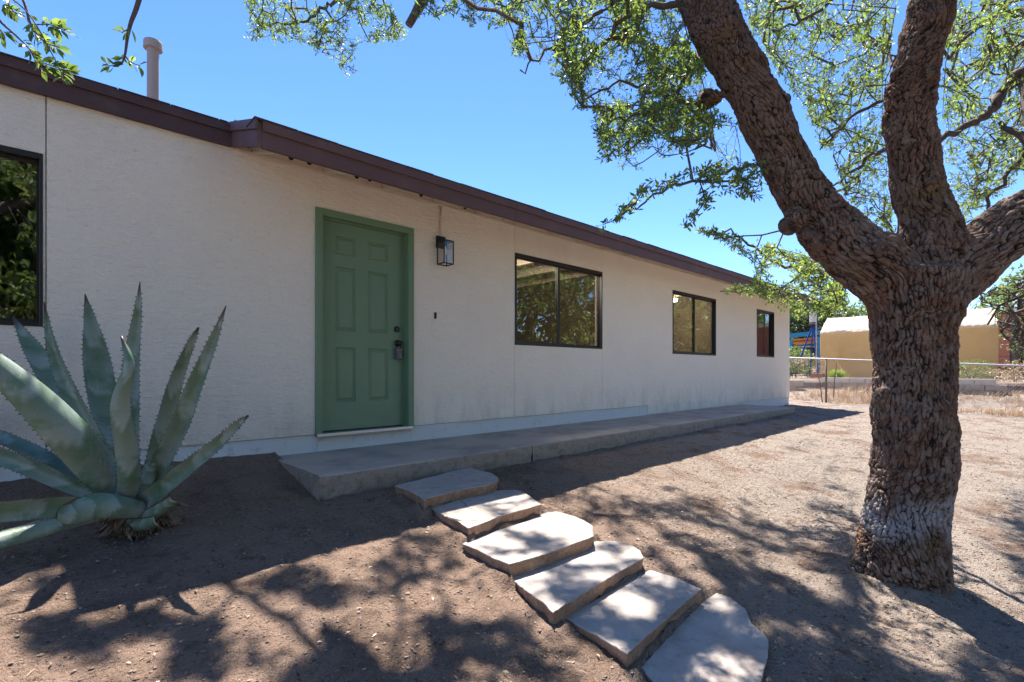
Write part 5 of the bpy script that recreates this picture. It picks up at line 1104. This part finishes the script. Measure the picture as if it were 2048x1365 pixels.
def shrub(name, label, px, Z, h, r, mt, nb_, seed, base=None, cat='shrub', lean=.7, wd=.006, leafy=True):
    xx, yy = at(px, Z); z = float(g(xx, yy)) if base is None else base; t = thing(name, label, cat, (xx, yy, z)); rg_ = np.random.default_rng(seed)
    if leafy:
        pts = crown_points(nb_, r, seed, (1, 1, h/r*.5))+np.array([xx, yy, z+h*.5]); dd_ = rg_.normal(0, 1, pts.shape); dd_ /= np.linalg.norm(dd_, axis=1)[:, None]; leaf_mesh(pts, dd_, 6, wd*6, wd*11, .4, 1, seed, 'foliage', t, mt, .12)
    else: p = np.stack([rg_.normal(0, r*.3, nb_)+xx, rg_.normal(0, r*.3, nb_)+yy, np.full(nb_, z)], 1); o = blades('foliage', p, np.full(nb_, h), wd, mt, seed, lean, 3); attach(o, t); o['kind'] = 'stuff'
    for k in range(4): a_ = rg_.uniform(0, 6.3); MB().tube([(xx, yy, z-.03), (xx+math.cos(a_)*r*.3, yy+math.sin(a_)*r*.3, z+h*.5), (xx+math.cos(a_)*r*.7, yy+math.sin(a_)*r*.7, z+h*.85)], [.012, .008, .003], 5).build('stem', M['twig'], t)
shrub('bunch_grass', 'bright green grass tuft in front of the tent wall', 1673, 17.6, .42, .3, M['tuft'], 300, 3, cat='grass tuft', leafy=False)
shrub('desert_shrub', 'yellow green shrub next to the house corner beyond the fence', 1592, 20.5, 1.35, .7, M['leaf_far'], 330, 4, wd=.010)
shrub('desert_shrub', 'pale feathery shrub under the bucket feeder', 1616, 21, 1.15, .6, M['straw'], 170, 5, wd=.009)
shrub('desert_shrub', 'grey green shrub right of the oak trunk in front of the tent', 1942, 16.2, .75, .7, M['leaf_far'], 260, 6, wd=.005)
shrub('desert_shrub', 'twiggy brown bush at the right edge by the timber beam', 2030, 14.5, .6, .6, M['straw'], 220, 7, wd=.005)
shrub('desert_shrub', 'low green bush under the terracotta wall', 2022, 18.5, .55, .8, M['leaf_far'], 330, 8, wd=.007)
for (pts_, lab) in (([(1632, 740, 14.2), (1640, 765, 14.2), (1645, 788, 14.2)], 'thin dark stick leaning left of the fence post'), ([(1674, 718, 14.6), (1671, 745, 14.6), (1669, 760, 14.6), (1667, 788, 14.6)], 'crooked bare stick standing right of the fence post')):
    pp_ = [P(*q_) for q_ in pts_]; pp_[-1].z = float(g(pp_[-1].x, pp_[-1].y))-.03
    tag(MB().tube(pp_, [.007, .012, .015] if len(pp_) == 3 else [.006, .01, .014, .016], 5).build('bare_stick', M['twig'], smooth=True), lab, 'stick')

# ------------------------------------------------------------------ ground litter
def scatter(name, n, box, smin, smax, mt, seed, flat=.6, label='', cat='', cond=None, power=3):
    rg_ = np.random.default_rng(seed); x = rg_.uniform(box[0], box[1], n); y = rg_.uniform(box[2], box[3], n)
    if cond is not None: k = cond(x, y); x, y = x[k], y[k]
    n = len(x); z = gs(x, y); s_ = smin+(smax-smin)*rg_.random(n)**power
    base = np.array([[1, 0, 0], [-1, 0, 0], [0, 1, 0], [0, -1, 0], [0, 0, 1], [0, 0, -1], [.62, .62, .45], [-.6, .58, .5], [.6, -.62, .4], [-.6, -.6, .45]], float)
    tri = np.array([[0, 6, 8], [6, 0, 2], [8, 3, 0], [4, 8, 6], [2, 7, 6], [6, 7, 4], [7, 1, 9], [7, 2, 1], [9, 3, 8], [9, 1, 3], [4, 7, 9], [4, 9, 8], [0, 5, 2], [2, 5, 1], [1, 5, 3], [3, 5, 0]])
    V_ = base[None]*(1+rg_.uniform(-.28, .28, (n, 10, 1))); V_ = V_*np.stack([rg_.uniform(.7, 1.3, n), rg_.uniform(.6, 1.1, n), rg_.uniform(.4, .9, n)*flat*1.4], 1)[:, None, :]
    a = rg_.uniform(0, 6.28, n); ca_, sa = np.cos(a)[:, None], np.sin(a)[:, None]; xx = V_[:, :, 0]*ca_-V_[:, :, 1]*sa; yy = V_[:, :, 0]*sa+V_[:, :, 1]*ca_
    V_ = np.stack([xx, yy, V_[:, :, 2]], 2)*s_[:, None, None]+np.stack([x, y, z+s_*.12], 1)[:, None, :]
    return tag(raw(name, V_.reshape(-1, 3), (np.arange(n)[:, None, None]*10+tri[None]).reshape(-1, 3), mt), label, cat, kind='stuff')
spolys = [np.array([tuple(on_level(px, py, z))[:2] for px, py in pp]) for pp, z, _ in stones]
def free(x, y):
    k = ~((x > 1.4) & (x < 11.6) & (y > -1.1))
    for pl in spolys: k &= ~in_poly(x, y, [tuple(q) for q in pl])
    return k
scatter('gravel', 22000, (-1.4, 6.5, -4.9, -.05), .0018, .010, M['pebble'], 1, .6, 'fine gravel scattered over the dirt yard', 'gravel', free)
scatter('gravel', 9000, (6.5, 16, -6, -.2), .003, .014, M['pebble'], 2, .6, 'coarser gravel over the far dirt yard', 'gravel', free)
def flakes(name, n, box, L0, L1, mt, seed, label, cat, wr=.35):
    rg_ = np.random.default_rng(seed); x = rg_.uniform(box[0], box[1], n); y = rg_.uniform(box[2], box[3], n); k = free(x, y); x, y = x[k], y[k]; n = len(x)
    a = rg_.uniform(0, 6.28, n); d = np.stack([np.cos(a), np.sin(a), rg_.uniform(-.1, .35, n)], 1); s_ = np.stack([-np.sin(a), np.cos(a), rg_.uniform(-.4, .4, n)], 1)
    L_ = rg_.uniform(L0, L1, n)[:, None]; b = np.stack([x, y, gs(x, y)+.004], 1); V_ = np.stack([b, b+d*L_*.5-s_*L_*wr*.5, b+d*L_-np.array([0, 0, .15])*L_, b+d*L_*.5+s_*L_*wr*.5], 1).reshape(-1, 3)
    return tag(raw(name, V_, np.arange(n)[:, None]*4+np.array([[0, 1, 2, 3]]), mt), label, cat, kind='stuff')
flakes('leaf_litter', 5200, (-1.4, 6.5, -4.9, -.1), .008, .034, M['litter'], 3, 'dry oak leaves scattered over the dirt', 'leaf litter')
flakes('leaf_litter', 2600, (2.2, 5.2, -4.9, -2.6), .008, .032, M['litter'], 13, 'dry oak leaves gathered on the ground round the oak trunk', 'leaf litter')
flakes('twig_litter', 1300, (-1.4, 6.5, -4.9, -.1), .02, .07, M['litter'], 4, 'small twig bits scattered over the dirt', 'twig litter', .05)
pt = np.array([tuple(P(1578, 851, 8.2))]); 
for (px, py, Z, h, n_) in ((1578, 851, 0, .10, 26), (1520, 1215, 0, .03, 30), (1130, 1100, 0, .04, 20)):
    p = on_level(px, py, .5 if py < 900 else .3); z = float(gs(p.x, p.y)[0]); rg_ = np.random.default_rng(px)
    q = np.stack([p.x+rg_.normal(0, .03, n_), p.y+rg_.normal(0, .03, n_), np.full(n_, z)], 1)
    tag(blades('grass_tuft', q, np.full(n_, h), .002, M['tuft'], px, .9, 1), {851: 'small green grass tuft at the edge of the eave shadow', 1215: 'tiny green sprouts beside the fifth stepping stone', 1100: 'tiny dry sprouts between the third and fourth stepping stones'}[py], 'grass tuft', kind='stuff')
